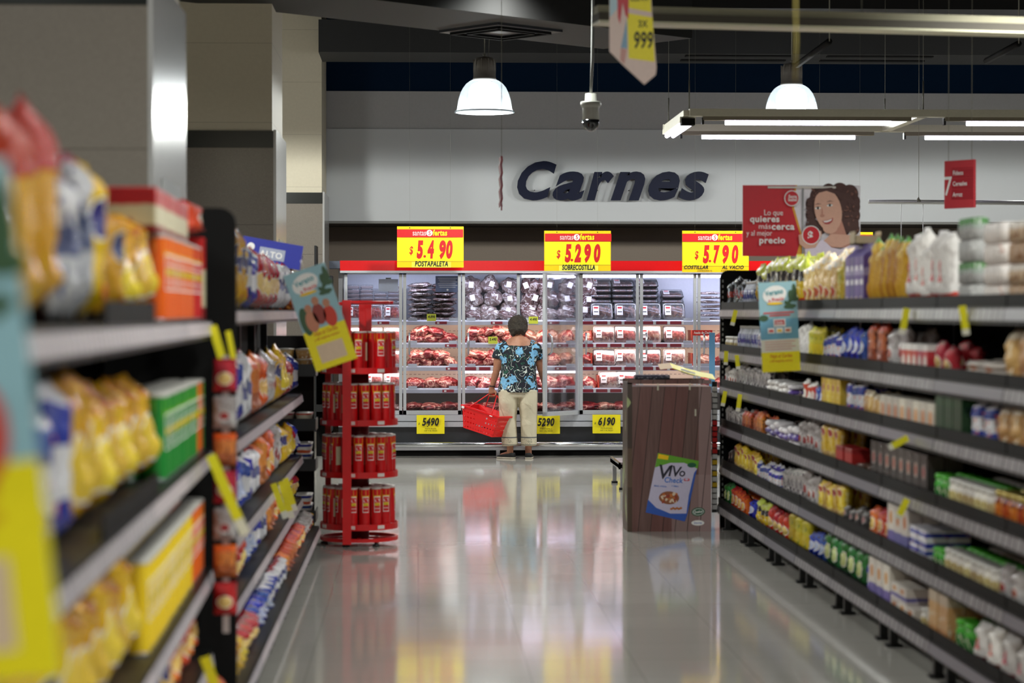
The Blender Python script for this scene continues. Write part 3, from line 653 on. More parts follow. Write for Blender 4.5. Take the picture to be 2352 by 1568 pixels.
    # raw cuts
    for bay in (1, 2):
        for l in (1, 2, 3):
            heap(bay, l, [MEAT, MEAT2], 4 if (bay + l) % 2 else 3, (.215 if (bay + l) % 2 else .27, .24, .13), 'raw red and white marbled beef cut', 2 if l < 3 else 1, name='beef_cut', seedo=bay + l)
    heap(3, 1, [HAM, MEAT2], 4, (.2, .22, .15), 'pale pink pork cut', 1, name='pork_cut'); heap(3, 2, [MEAT2, HAM], 4, (.21, .22, .16), 'pale pink pork cut', 1, name='pork_cut', seedo=2); heap(3, 3, [MEAT, MEAT2], 3, (.25, .22, .16), 'red pork cut', 1, name='pork_cut', seedo=1)
    heap(4, 1, [MEAT2, MEAT], 1, (.2, .2, .13), 'wrapped raw pork piece', 1, name='pork_cut', x1=.25); heap(4, 2, [MEAT2], 1, (.24, .2, .17), 'wrapped raw pork piece', 1, name='pork_cut', x1=.25); heap(4, 3, [MEAT2], 1, (.22, .2, .14), 'wrapped raw pork piece', 1, name='pork_cut', x1=.22)
    for bay in (4, 5):
        for l in (1, 2, 3):
            cs = (.3, .54) if bay == 4 else (.14, .42)
            if l == 3: cs = (.36, .56) if bay == 4 else ()
            for c, xo in enumerate(cs):
                pr = (redt, lite)[(c + l) % 2]
                lean(pr, PX[bay] + xo, CY + .22, LV[l], .195, 66 + rnd.uniform(-6, 6), 'tray of %s standing on the %s behind the %s door' % ('red mince' if pr is redt else 'pink meat slices', LVN[l], BAYN[bay]), 'trays on the %s, %s door' % (LVN[l], BAYN[bay]), rnd.uniform(-5, 5))
                if l == 1: dup(redt, (PX[bay] + xo, CY + .47, LV[l] + .002), (0, 0, 0), 'tray lying behind the standing trays on the second shelf, %s door' % BAYN[bay], 'back row trays, %s door' % BAYN[bay])
    for l, m in ((1, MEAT2), (2, HAM), (3, MEAT)): heap(6, l, [m, MEAT], 3, (.2, .22, .13), 'red packed meat half hidden by the shelving', 1, name='meat_pack')
    for r in range(7): put(blob('flat', r % 4, (.3, .26, .035), VACL), 'vacuum_packed_meat', 'flat silver wrapped meat pack piled behind the seventh door', 'meat', (PX[6] + .2, CY + .33, LV[0] + r * .05), (0, 0, rnd.uniform(-.2, .2)), 'silver packs, seventh door')
    # bottom deck
    for bay in range(7):
        if bay == 6: continue
        heap(bay, 4, [MEAT, MEAT2] if bay != 0 else [VACL, MEAT2], 3, (.27, .34, .1), 'raw meat slab lying' if bay else 'bagged pale meat', 1, name='meat_slab', y=.3, x0=.03, x1=.63, seedo=bay)
    for p_ in (pink, redt, lite, dark, small): unproto(p_)
    # dividers and little signs
    dv = mat('red_divider', rgb(205, 70, 50), .35)
    for bay, l, xo in ((2, 1, .62), (1, 3, .63), (4, 1, .155), (4, 2, .155), (4, 3, .235), (5, 1, .62), (5, 2, .62), (3, 1, .04)):
        tag(MB().b2((-.006, 0, 0), (.006, .38, .15), dv).build('shelf_divider', loc=(PX[bay] + xo, CY + .14, LV[l] + .001)), 'orange red plastic divider on the %s, %s door' % (LVN[l], BAYN[bay]), 'divider')
    lime = mat('lime_price_card', rgb(222, 228, 70), .5)
    for i, (px, py, tx) in enumerate(((991, 729, '4.890'), (1225, 735, '4.490'), (1132, 781, '5.490'))):
        c = P(px, py, CY + .06 if i != 1 else CY + .06); t = MB().b2((-.052, 0, -.04), (.052, .003, .04), lime); t.text(tx, 0, -.005, .03, INK, -.002, .03, .2, .8)
        tag(t.build('price_card', loc=c), 'small lime price card ' + ('under the piled flat dark packs', 'to the right of the head of the shopper', 'left of the shoulder of the shopper')[i], 'price card')
    c = P(1028, 652, CY + .05); t = MB().b2((-.135, 0, -.09), (.135, .004, .09), mat('slate_blue_card', rgb(96, 106, 138), .4))
    for i in range(6): t.rect(-.11 + (i % 3) * .01, .062 - i * .02, .11 - (i % 2) * .02, .066 - i * .02, WHITE, -.001)
    t.disc(0, -.066, .012, .012, WHITE, -.001)
    tag(t.build('information_card', loc=c), 'blue grey information card with white lines inside the second door', 'card')
    c = P(892, 655, CY + .05); t = MB().b2((-.11, 0, -.07), (.11, .004, .07), mat('pale_card', rgb(205, 210, 225), .4)); t.b2((-.03, -.002, .07), (.03, .003, .085), GREYP)
    tag(t.build('information_card', loc=c), 'plain pale card hanging inside the leftmost door', 'card')
    c = P(1612, 764, CY - .05); t = MB().b2((-.1, 0, -.03), (.12, .004, .03), mat('shelf_card_red', rgb(200, 40, 30), .4)); t.text('Asado de Osobuco', -.09, -.012, .03, WHITE, -.002, .02, 0, .7, 'LEFT')
    tag(t.build('shelf_card', loc=c), 'red shelf card with white lettering beside the dark shelving', 'sign')
    c = P(1636, 850, 25.2); tag(MB().b2((-.035, 0, -.22), (.03, .004, .42), mat('blue_poster_strip', rgb(80, 125, 160), .4)).build('poster_strip', loc=c), 'narrow blue poster strip half hidden behind the black shelving', 'poster')
meats()
# ---- yellow sheets on the ledge and big hanging price signs
def price_signs():
    for i, (x0, y0, x1, y1, tx, sub) in enumerate(((957, 953, 1021, 996, '5.490', 'POSTA PALETA'), (1222, 954, 1286, 996, '5.290', 'SOBRECOSTILLA'), (1361, 952, 1425, 995, '6.190', 'POSTA ROSADA'))):
        Y = CY - .1; a = P(x0, y1, Y); b = P(x1, y0, Y); w_ = b.x - a.x; h_ = b.z - a.z
        t = MB().rings([[(-w_ / 2, 0, -h_ / 2), (w_ / 2, -.01, -h_ / 2), (w_ / 2, .0, h_ / 2), (-w_ / 2, .01, h_ / 2)], [(-w_ / 2, .002, -h_ / 2), (w_ / 2, -.008, -h_ / 2), (w_ / 2, .002, h_ / 2), (-w_ / 2, .012, h_ / 2)]], YEL, smooth=False)
        t.text(tx.replace('.', ''), -.005, -.01, .085, INK, -.014, .05, .2, .62, fit=.19); t.text('$', -.13, .0, .022, INK, -.014, .02, .2); t.disc(-.035, -.02, .006, .006, INK, -.014)
        t.text(sub, 0, -.052, .013, INK, -.014, .02); t.text('CAT. V AL VACIO', 0, -.076, .013, INK, -.014, .02)
        tag(t.build('price_sheet', loc=((a.x + b.x) / 2, Y, (a.z + b.z) / 2)), 'yellow price sheet reading %s on the cabinet ledge' % tx, 'price sheet', 'yellow sheets on the cabinet ledge')
    Y = 24.6
    S_ = [(912, 520, 1065, 614, '5.490', 'POSTAPALETA', 'left of the row, closest to the pillars', 524), (1250, 530, 1403, 622, '5.290', 'SOBRECOSTILLA', 'middle of the row', 0), (1567, 530, 1720, 625, '5.790', 'COSTILLAR AL VACIO', 'left of the smiling woman poster', 0), (1853, 533, 2005, 622, '4.190', 'ASADO', 'mostly hidden behind the smiling woman poster', 0)]
    for i, (x0, y0, x1, y1, tx, sub, pos, _) in enumerate(S_):
        a = P(x0, y1, Y); b = P(x1, y0, Y); w_ = b.x - a.x; h_ = b.z - a.z; q = thing('hanging_price_sign', 'big yellow and red price sign reading %s, %s' % (tx, sub.lower()), 'sign', ((a.x + b.x) / 2, Y, (a.z + b.z) / 2), 0, 'big hanging price signs over the cabinet')
        H = h_ / 2; W = w_ / 2
        t = MB().b2((-W, 0, -H), (W, .012, H), YELD); t.rect(-W + .004, -H * .72, W - .004, H * .5, YEL, -.001)
        for k in range(1, 6): t.rect(-W + .1 + k * .1, -H * .68, -W + .102 + k * .1, H * .48, YELD, -.0015)
        t.rect(-W, -H * .72, W, -H * .69, mat('sign_line', rgb(190, 150, 20), .5), -.0015)
        t.build('sign_board', q)
        t = MB().b2((-W + (.0 if i != 1 else .008), -.006, H * .47), (W + (.006 if i == 1 else -.006), -.001, H * .86), REDI)
        t.text('santas', -.12, H * .56, .062, mat('pale_pink_print', rgb(235, 190, 190), .5), -.009, .02, 0, 1, fit=.145); t.disc(-.01, H * .68, .034, .034, WHITE, -.009); t.text('S', -.01, H * .58, .046, REDI, -.011, .02, .1, .9); t.text('fertas', .104, H * .56, .062, YEL, -.009, .045, .05, 1, fit=.155)
        t.build('header_strip', q)
        xs = (-.107, 0, .102, .208) if i else (-.117, 0, .125, .2)
        ds = tx.replace('.', '')
        if i == 3: ds = '4190'
        for d_, xx in zip(ds, xs): MB().text(d_, xx, -H * .5, .178, REDI, -.003, .085, .14, .6, fit=.072).build('price_digit', q)
        t = MB()
        t.disc(-.062, -H * .46, .014, .014, REDI, -.003); t.text('$', -.21, -H * .34, .085, REDI, -.003, .03, .12, .65)
        t.build('currency_mark', q)
        z = -H * .96; t = MB()
        if i in (0, 1): t.b2((-W * .56, -.003, -H), (W * .62, -.001, -H * .73), mat('pale_yellow_paper', rgb(236, 226, 70), .5)); t.text(sub, .01, z + .004, .056, INK, -.005, .05, .15, .62, fit=.36)
        elif i == 2: t.text('COSTILLAR', -.35, z + .028, .038, INK, -.005, .035, .25, .95, 'LEFT'); t.text('AL VACIO', .07, z + .028, .038, INK, -.005, .035, .25, .95, 'LEFT'); t.text('(CATEGORIA V)', -.12, z, .016, INK, -.005, .02); t.text('(CORTE VACIO)', .14, z, .016, INK, -.005, .02)
        else: t.text(sub, .01, z + .004, .056, INK, -.005, .05, .15, .62, fit=.36)
        t.build('name_strip', q)
        zt = 2.86 if False else P(x0, 507, Y).z + .02
        for xx in (-W * .62, W * .6): MB().tube([(xx, .004, H - .012), (xx, .004, 5.6 - q.location.z)], .0005, WIRE, 5).disc(xx, H * .93, .006, .006, INK, -.002).build('hanging_wire', q)
price_signs()
# ------------------------------------------------------------------ shopper
def remesh(t, voxel, smooth=4, name='m'):
    bmesh.ops.recalc_face_normals(t.bm, faces=t.bm.faces[:])
    me = bpy.data.meshes.new(name); t.bm.to_mesh(me); t.bm.free(); o = bpy.data.objects.new(name, me); C.objects.link(o)
    r = o.modifiers.new('r', 'REMESH'); r.mode = 'VOXEL'; r.voxel_size = voxel; r.use_smooth_shade = True
    s_ = o.modifiers.new('s', 'SMOOTH'); s_.iterations = smooth; s_.factor = .5
    bpy.context.view_layer.update(); dg = bpy.context.evaluated_depsgraph_get(); out = bpy.data.meshes.new_from_object(o.evaluated_get(dg))
    bpy.data.objects.remove(o)
    for m in t.mats:
        if m.name not in [x.name for x in out.materials if x]: out.materials.append(m)
    for p in out.polygons: p.use_smooth = True
    return out
def shopper():
    wx = P(1190, 1052, 24.95).x; W0 = Vector((wx, 24.95, 0))
    q = thing('person', 'short dark-haired person in blue floral blouse and cream trousers facing the meat cabinet', 'person', W0)
    sk = bpy.data.materials.new('tanned_skin'); N = NT(sk); N.l.new(N.ramp(N.noise(N.coord('Object'), 14, 4), [(.3, rgb(150, 98, 74)), (.7, rgb(178, 124, 96))], False), N.b.inputs['Base Color']); N.b.inputs['Roughness'].default_value = .5
    N.b.inputs['Subsurface Weight'].default_value = .08; N.b.inputs['Subsurface Scale'].default_value = .02
    t = MB(); A = t.tube
    # trunk (depth, width)
    A([(0, 0, .72), (0, 0, .8), (0, .01, .95), (0, .0, 1.12), (.005, -.005, 1.24), (.01, -.006, 1.298), (.01, 0, 1.345)], [(.09, .14), (.125, .185), (.115, .165), (.12, .175), (.105, .185), (.077, .142), (.058, .08)], sk, 20)
    A([(.005, 0, 1.28), (.004, .015, 1.36), (0, .03, 1.42)], [.062, .05, .052], sk, 14)
    A([(0, .035, 1.335), (0, .04, 1.37), (0, .035, 1.44), (0, .03, 1.5), (0, .025, 1.555), (0, .025, 1.568)], [(.05, .04), (.082, .062), (.096, .075), (.094, .074), (.06, .045), (.02, .02)], sk, 18)
    A([(0, .12, 1.46), (0, .142, 1.43), (0, .13, 1.415)], [.012, .014, .012], sk, 8)                # nose
    for s in (-1, 1): A([(s * .074, .03, 1.405), (s * .086, .022, 1.43), (s * .084, .02, 1.46)], [(.012, .006), (.018, .008), (.012, .006)], sk, 8)
    # arms
    A([(-.15, 0, 1.27), (-.195, -.005, 1.2), (-.222, -.01, 1.08), (-.235, -.005, .985), (-.262, .01, .89), (-.288, .02, .79)], [.055, .056, .05, .042, .038, .026], sk, 14)
    A([(.16, 0, 1.27), (.205, .005, 1.2), (.235, .03, 1.08), (.255, .06, .985), (.28, .13, .9), (.298, .2, .82)], [.055, .056, .05, .042, .036, .025], sk, 14)
    H = Vector((-.282, .025, .705))              # left hand gripping the bails
    A([(-.288, .02, .80), (-.290, .022, .765), (-.288, .024, .73), (-.286, .026, .715)], [(.02, .024), (.018, .036), (.018, .04), (.014, .036)], sk, 12)
    for i in range(4):
        fx = -.315 + i * .019; L = (.9, 1.0, 1.0, .85)[i]
        A([(fx, .03, .725), (fx, .045, .705), (fx + .002, .038, .705 - .022 * L), (fx + .002, .016, .705 - .024 * L), (fx, .004, .702)], [.0095, .009, .0088, .0082, .007], sk, 8)
    A([(-.262, .02, .755), (-.245, .008, .735), (-.245, -.004, .712), (-.256, -.01, .698)], [.012, .011, .0098, .008], sk, 8)
    A([(.298, .2, .83), (.303, .215, .80), (.307, .225, .765), (.309, .228, .745)], [(.022, .018), (.036, .016), (.04, .016), (.03, .013)], sk, 12)
    for i in range(4):
        fy = .198 + i * .02; L = (.8, .95, 1.0, .9)[i]
        A([(.309, fy, .75), (.313, fy + .004, .715), (.308, fy + .007, .75 - .06 * L), (.296, fy + .008, .75 - .078 * L)], [.0095, .009, .0085, .007], sk, 8)
    A([(.30, .245, .79), (.292, .262, .765), (.288, .266, .742)], [.012, .011, .009], sk, 8)
    # legs and ankles
    for s, kx, ax in ((-1, -.098, -.088), (1, .11, .115)):
        A([(s * .085, 0, .78), (s * .1, .0, .6), (kx, .01, .44), (kx, -.015, .32), (ax, 0, .12), (ax, .0, .05)], [.095, .08, .056, .055, .036, .036], sk, 14)
    A([(-.088, .01, .055), (-.13, .05, .04), (-.185, .1, .028)], [.036, .034, .024], sk, 10)
    A([(.115, -.01, .055), (.118, .06, .04), (.13, .15, .028)], [.036, .034, .024], sk, 10)
    me = remesh(t, .0058, 2, 'body'); b = bpy.data.objects.new('body', me); C.objects.link(b); b.parent = q
    # hair
    hm = bpy.data.materials.new('dark_greying_hair'); N = NT(hm); N.l.new(N.ramp(N.noise(N.coord('Object'), 60, 5, 2), [(.35, rgb(40, 33, 26)), (.6, rgb(70, 60, 48)), (.72, rgb(104, 94, 80))], False), N.b.inputs['Base Color']); N.b.inputs['Roughness'].default_value = .6; N.bump(N.noise(N.coord('Object'), 90, 5, 2), 1, .02)
    t = MB(); t.tube([(.004, -.02, 1.362), (.002, -.01, 1.378), (0, .0, 1.41), (0, .01, 1.46), (0, .01, 1.52), (0, .015, 1.565), (0, .02, 1.583)], [(.05, .06), (.08, .09), (.1, .105), (.108, .106), (.105, .098), (.07, .065), (.02, .02)], hm, 24)
    for k in range(0):
        a = k * 2.4; zz = 1.35 + .2 * ((k * .37) % 1); r = .1 if zz < 1.52 else .08
        if math.sin(a) > .5: continue
        t.lathe([(.001, -.02), (.02, -.01), (.022, .01), (.001, .02)], hm, 8, c=(r * math.cos(a), .005 + r * math.sin(a), zz))
    me = remesh(t, .006, 2, 'hair')
    for v in me.vertices: v.co += (v.co - Vector((0, 0, 1.45))).normalized() * (noise.noise(v.co * 22) * .011 + noise.noise(v.co * 55) * .006)
    b = bpy.data.objects.new('hair', me); C.objects.link(b); b.parent = q
    # blouse
    bl = bpy.data.materials.new('floral_blouse_print'); N = NT(bl); g = N.coord('Object')
    wv = N.node('ShaderNodeTexVoronoi'); wv.inputs['Scale'].default_value = 9; d_ = N.node('ShaderNodeVectorMath', operation='ADD'); N.l.new(g, d_.inputs[0])
    nn = N.node('ShaderNodeTexNoise'); N.l.new(g, nn.inputs['Vector']); nn.inputs['Scale'].default_value = 22; sc = N.node('ShaderNodeVectorMath', operation='SCALE'); N.l.new(nn.outputs[1], sc.inputs[0]); sc.inputs[3].default_value = .03; N.l.new(sc.outputs[0], d_.inputs[1]); N.l.new(d_.outputs[0], wv.inputs['Vector'])
    lf = N.noise(g, 9, 0, 1.6); leaf = N.math('LESS_THAN', N.math('ABSOLUTE', N.math('SUBTRACT', lf, .5)), .016)
    base = N.mix(leaf, rgb(9, 12, 30), rgb(215, 222, 215)); lf2 = N.noise(g, 8, 0, 2); base = N.mix(N.math('LESS_THAN', N.math('ABSOLUTE', N.math('SUBTRACT', lf2, .46)), .018), base, rgb(26, 80, 62))
    blue = N.mix(N.noise(g, 34, 2), rgb(52, 118, 175), rgb(150, 208, 236))
    fl = N.math('LESS_THAN', N.math('ADD', wv.outputs['Distance'], N.math('MULTIPLY', N.math('SUBTRACT', N.noise(g, 38, 0), .5), .7)), .42); pick = N.math('GREATER_THAN', N.sep(wv.outputs['Color'])[0], .25)
    c = N.mix(N.math('MULTIPLY', fl, pick), base, blue); c = N.mix(N.math('MULTIPLY', pick, N.math('LESS_THAN', wv.outputs['Distance'], .07)), c, rgb(20, 50, 90))
    N.l.new(c, N.b.inputs['Base Color']); N.b.inputs['Roughness'].default_value = .75
    t = MB(); t.tube([(-.002, 0, .735), (-.002, 0, .75), (0, .0, .86), (.004, .0, 1.0), (.004, -.002, 1.12), (.004, -.004, 1.22), (.01, -.004, 1.268), (.008, -.002, 1.285)], [(.15, .222), (.152, .224), (.142, .205), (.135, .195), (.136, .2), (.122, .207), (.084, .168), (.06, .145)], bl, 32)
    t.tube([(-.12, 0, 1.265), (-.185, -.004, 1.215), (-.215, -.008, 1.14), (-.226, -.01, 1.10)], [.062, .074, .07, .072], bl, 18)
    t.tube([(.12, 0, 1.265), (.19, .004, 1.215), (.222, .022, 1.14), (.236, .03, 1.10)], [.062, .074, .07, .072], bl, 18)
    me = remesh(t, .009, 2, 'blouse'); b = bpy.data.objects.new('blouse', me); C.objects.link(b); b.parent = q; b['label'] = 'navy blouse printed with light blue flowers'
    # trousers
    tr = bpy.data.materials.new('cream_trouser_cloth'); N = NT(tr); g = N.coord('Object'); x, y, z = N.sep(g)
    c = N.mix(N.noise(g, 5, 3), rgb(196, 186, 160), rgb(212, 203, 178))
    ln = N.math('LESS_THAN', N.math('ABSOLUTE', N.math('SUBTRACT', z, .238)), .006); c = N.mix(ln, c, rgb(84, 88, 92)); ln = N.math('LESS_THAN', N.math('ABSOLUTE', N.math('SUBTRACT', z, .158)), .004); c = N.mix(ln, c, rgb(120, 120, 110))
    vo = N.noise(g, 60, 1); c = N.mix(N.math('MULTIPLY', N.math('GREATER_THAN', vo, .62), N.math('LESS_THAN', z, .23)), c, rgb(165, 160, 140)); N.l.new(c, N.b.inputs['Base Color']); N.b.inputs['Roughness'].default_value = .85
    N.bump(N.noise(g, 9, 2, .6), .5, .03)
    t = MB(); t.tube([(0, 0, .68), (0, 0, .76), (0, 0, .82)], [(.12, .19), (.138, .205), (.13, .195)], tr, 28)
    for s, kx, ax in ((-1, -.112, -.09), (1, .118, .118)):
        t.tube([(s * .105, 0, .76), (s * .108, 0, .62), (kx, .005, .44), ((kx + ax) / 2, .0, .28), (ax, 0, .145)], [(.13, .112), (.125, .108), (.098, .094), (.092, .088), (.092, .088)], tr, 24)
    me = remesh(t, .008, 3, 'trousers'); b = bpy.data.objects.new('trousers', me); C.objects.link(b); b.parent = q
    sh = mat('black_canvas_shoe', rgb(20, 21, 22), .7); so = mat('pale_sole', rgb(190, 182, 165), .6)
    for ang, ax, ay in ((math.radians(48), -.088, -.01), (math.radians(-8), .115, -.02)):
        o = bpy.data.objects.new('shoe', None); C.objects.link(o); o.parent = q; o.location = (ax, ay, 0); o.rotation_euler = (0, 0, ang)
        prof = [(-.055, .03), (-.045, .036), (0, .04), (.06, .044), (.12, .043), (.16, .034), (.185, .015)]
        def ring(z, k, y0=0): return [Vector((w_ * k * s, y_ * (1 if y_ > 0 else k) + y0, z)) for s, seq in ((1, prof), (-1, prof[::-1])) for y_, w_ in seq]
        MB().rings([ring(0, .95), ring(.018, 1.02), ring(.02, .98)], so).build('sole', o)
        def ring2(z, k, top=False): return [Vector((w_ * k * s, y_, z if y_ > .05 and top is False else z)) for s, seq in ((1, prof), (-1, prof[::-1])) for y_, w_ in seq]
        pr2 = [(-.055, .065), (-.045, .07), (0, .06), (.06, .05), (.12, .042), (.16, .034), (.185, .026)]
        t = MB(); r0 = ring(.018, 1.0); r1 = []; r2 = []
        zz = dict((a, b_) for a, b_ in pr2)
        for s, seq in ((1, prof), (-1, prof[::-1])):
            for y_, w_ in seq: r1.append(Vector((w_ * .98 * s, y_, .018 + (zz[y_] - .018) * .7))); r2.append(Vector((w_ * .7 * s, y_ * .95, zz[y_])))
        t.rings([r0, r1, r2], sh); t.build('upper', o)
    # bracelet
    MB().lathe([(.03, -.006), (.034, 0), (.03, .006), (.026, 0)], BLACK, 20, caps=False, M=Matrix.Translation((-.287, .02, .80)) @ Matrix.Rotation(.12, 4, 'Y')).build('bracelet', q)
    return W0, H
W0, HAND = shopper()
def basket():
    c = W0 + Vector((-.327, -.02, .53)); q = thing('shopping_basket', 'red plastic shopping basket hanging tilted from the left hand of the shopper', 'basket', c)
    q.rotation_euler = (0, 0, 0); R = (Matrix.Rotation(math.radians(17), 4, 'Y') @ Matrix.Rotation(math.radians(-34), 4, 'Z') @ Matrix.Rotation(math.radians(8), 4, 'X'))
    q.rotation_euler = R.to_euler(); Mi = (Matrix.Translation(c) @ R).inverted()
    w0, d0, w1, d1, h = .245, .165, .195, .125, .245
    cs = lambda z, k=1: [Vector((sx * (w1 + (w0 - w1) * (1 + z / h)) * k, sy * (d1 + (d0 - d1) * (1 + z / h)) * k, z)) for sx, sy in ((-1, -1), (1, -1), (1, 1), (-1, 1))]
    t = MB(); rows, cols = 14, 22
    for s in range(4):
        g = {}
        for r in range(rows + 1):
            z = -h * r / rows; cc = cs(z); a, b = cc[s], cc[(s + 1) % 4]
            for k in range(cols + 1): g[r, k] = t.bm.verts.new(a.lerp(b, k / cols))
        for r in range(rows):
            for k in range(cols):
                if 3 <= r <= 12 and r % 3 == 0 and k % 2 == 1 and not (8 <= k <= 13 and 3 <= r <= 6 and s % 2 == 0): continue
                t.face((g[r, k], g[r, k + 1], g[r + 1, k + 1], g[r + 1, k]), REDP)
    cc = cs(-h); n = 10; g = {(i, j): t.bm.verts.new(cc[0].lerp(cc[1], i / 16).lerp(cc[3].lerp(cc[2], i / 16), j / n)) for i in range(17) for j in range(n + 1)}
    for i in range(16):
        for j in range(n):
            if i % 2 == 1 and j % 3 == 1: continue
            t.face((g[i, j], g[i + 1, j], g[i + 1, j + 1], g[i, j + 1]), REDP)
    o = t.build('basket_body', q); m = o.modifiers.new('thick', 'SOLIDIFY'); m.thickness = .004
    t = MB()
    for z, k in ((0, 1.05),): 
        a = cs(z, 1.06); b = cs(z, .985); t.rings([[v + Vector((0, 0, -.012)) for v in a], [v + Vector((0, 0, .006)) for v in a], [v + Vector((0, 0, .006)) for v in b], [v + Vector((0, 0, -.012)) for v in b]], REDP, caps=False, smooth=False)
    t.build('rim', q)
    hl = Mi @ (W0 + HAND + Vector((.01, 0, -.0)))
    for s in (-1, 1):
        a = Vector((-w0 * .62, s * d0, 0)); b = Vector((w0 * .62, s * d0, 0)); e = hl + Vector((0, s * .004, 0)); d = Vector((.05, 0, 0))
        MB().tube([a, a.lerp(e - d, .7), e - d, e + d, b.lerp(e + d, .7), b], .0062, REDP, 8).build('bail_handle', q)
    MB().b2((-w0 * .99, -d0 * 1.075, -.03), (-w0 * .85, -d0 * 1.06, -.005), WHITE).b2((w0 * .55, -d0 * 1.075, -.02), (w0 * .7, -d0 * 1.06, -.01), WHITE).build('sticker', q)
basket()
# ------------------------------------------------------------------ shelving runs
RAIL = bpy.data.materials.new('price_rail_with_paper_tickets'); N = NT(RAIL); g = N.coord('Object'); x, y, z = N.sep(g)
fr = N.math('FRACT', N.math('MULTIPLY', y, 11)); tick = N.math('LESS_THAN', fr, .78); zz = N.noise(g, 9, 1)
c = N.mix(tick, rgb(54, 52, 56), N.mix(zz, rgb(112, 108, 112), rgb(176, 172, 174))); bars = N.math('LESS_THAN', N.math('FRACT', N.math('MULTIPLY', y, 66)), .3)
c = N.mix(N.math('MULTIPLY', N.math('MULTIPLY', bars, tick), .35), c, rgb(70, 70, 75)); N.l.new(c, N.b.inputs['Base Color']); N.b.inputs['Roughness'].default_value = .35; N.b.inputs['Specular IOR Level'].default_value = .3
RAILP = mat('plain_price_rail', rgb(116, 114, 122), .3)
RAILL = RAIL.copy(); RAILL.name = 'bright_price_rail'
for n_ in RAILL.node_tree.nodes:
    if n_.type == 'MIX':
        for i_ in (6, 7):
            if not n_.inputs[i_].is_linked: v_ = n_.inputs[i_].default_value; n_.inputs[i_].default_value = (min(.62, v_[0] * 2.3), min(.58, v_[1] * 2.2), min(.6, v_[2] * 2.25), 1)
class Run:
    def __init__(s, O, rz, L, nb, shelves, depth, base_in, height, bdep=0):
        s.O = Vector((O[0], O[1], 0)); s.rz = rz; s.R = Matrix.Rotation(rz, 3, 'Z'); s.L = L; s.sh = shelves; s.depth = depth; s.base_in = base_in; s.h = height
    def w(s, dep, a, z): return s.O + s.R @ Vector((dep, a, z))
    def front(s, i): return s.base_in if i == len(s.sh) - 1 else 0
def bays(run, nb, labels, side_name, end_panels=(), rails='t', trays=()):
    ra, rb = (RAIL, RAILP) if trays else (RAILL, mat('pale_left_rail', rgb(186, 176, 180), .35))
    bl = run.L / nb
    for k in range(nb):
        a0, a1 = k * bl, (k + 1) * bl; q = thing('shelving_bay', labels[k], 'shelving', run.w(0, a0, 0), run.rz, side_name)
        D = run.depth; b = bl
        MB().b2((D - .02, 0, .1), (D, b, run.h), BLACKM).build('back_panel', q)
        for yy in (0, b):
            yy = min(max(yy, .013), b - .013); t = MB().b2((D - .06, yy - .012, 0), (D - .0, yy + .012, run.h), BLACK); t.build('upright', q)
        for yy in (.12, b - .12): MB().b2((run.base_in + .04, yy - .02, 0), (run.base_in + .08, yy + .02, run.sh[-1] - .06), BLACK).b2((run.base_in + .02, yy - .03, 0), (run.base_in + .1, yy + .03, .015), BLACK).build('foot', q)
        for i, z in enumerate(run.sh):
            fr = run.front(i); s_ = MB().b2((fr + .012, .004, z - .025), (D - .02, b - .004, z), BLACK).b2((fr, .004, z - .07), (fr + .014, b - .004, z), BLACK).build('shelf', q)
            t = MB(); t.face([t.bm.verts.new(v) for v in ((fr - .014, .006, z - .054), (fr - .006, .006, z - .008), (fr - .006, b - .006, z - .008), (fr - .014, b - .006, z - .054))], ra if (k * 3 + i) % 4 else rb)
            t.face([t.bm.verts.new(v) for v in ((fr - .0, .006, z - .054), (fr - .0, b - .006, z - .054), (fr - .014, b - .006, z - .054), (fr - .014, .006, z - .054))], BLACK)
            t.build('price_rail', s_, recalc=False)
            if trays == 'all' or (i, k) in trays: MB().b2((fr + .004, .01, z), (fr + .01, b - .01, z + .05), mat('smoked_riser', rgb(14, 13, 13), .6, spec=.15)).build('front_riser', s_)
    for a, lab, pr in end_panels:
        q = thing('shelving_end_panel', lab, 'panel', run.w(0, a, 0), run.rz)
        H = run.h + .03; D = run.depth; r = .06
        poly = [(pr, .0), (D + .02, 0), (D + .02, H)] + [(pr + r - r * math.sin(t_ * PI / 8), H - r + r * math.cos(t_ * PI / 8)) for t_ in range(5)]
        f = [(a_, b_) for a_, b_ in poly]
        t = MB(); t.rings([[Vector((a_, -.02, b_)) for a_, b_ in f], [Vector((a_, .02, b_)) for a_, b_ in f]], BLACKM, True, False); t.build('panel', q)
        t = MB()
        for n in range(44 if pr == 0 else 0): t.b2((pr + .012, -.023, .12 + n * .04), (pr + .022, .023, .14 + n * .04), GREYP)
        t.build('slot_strip', q) if pr == 0 else t.bm.free()
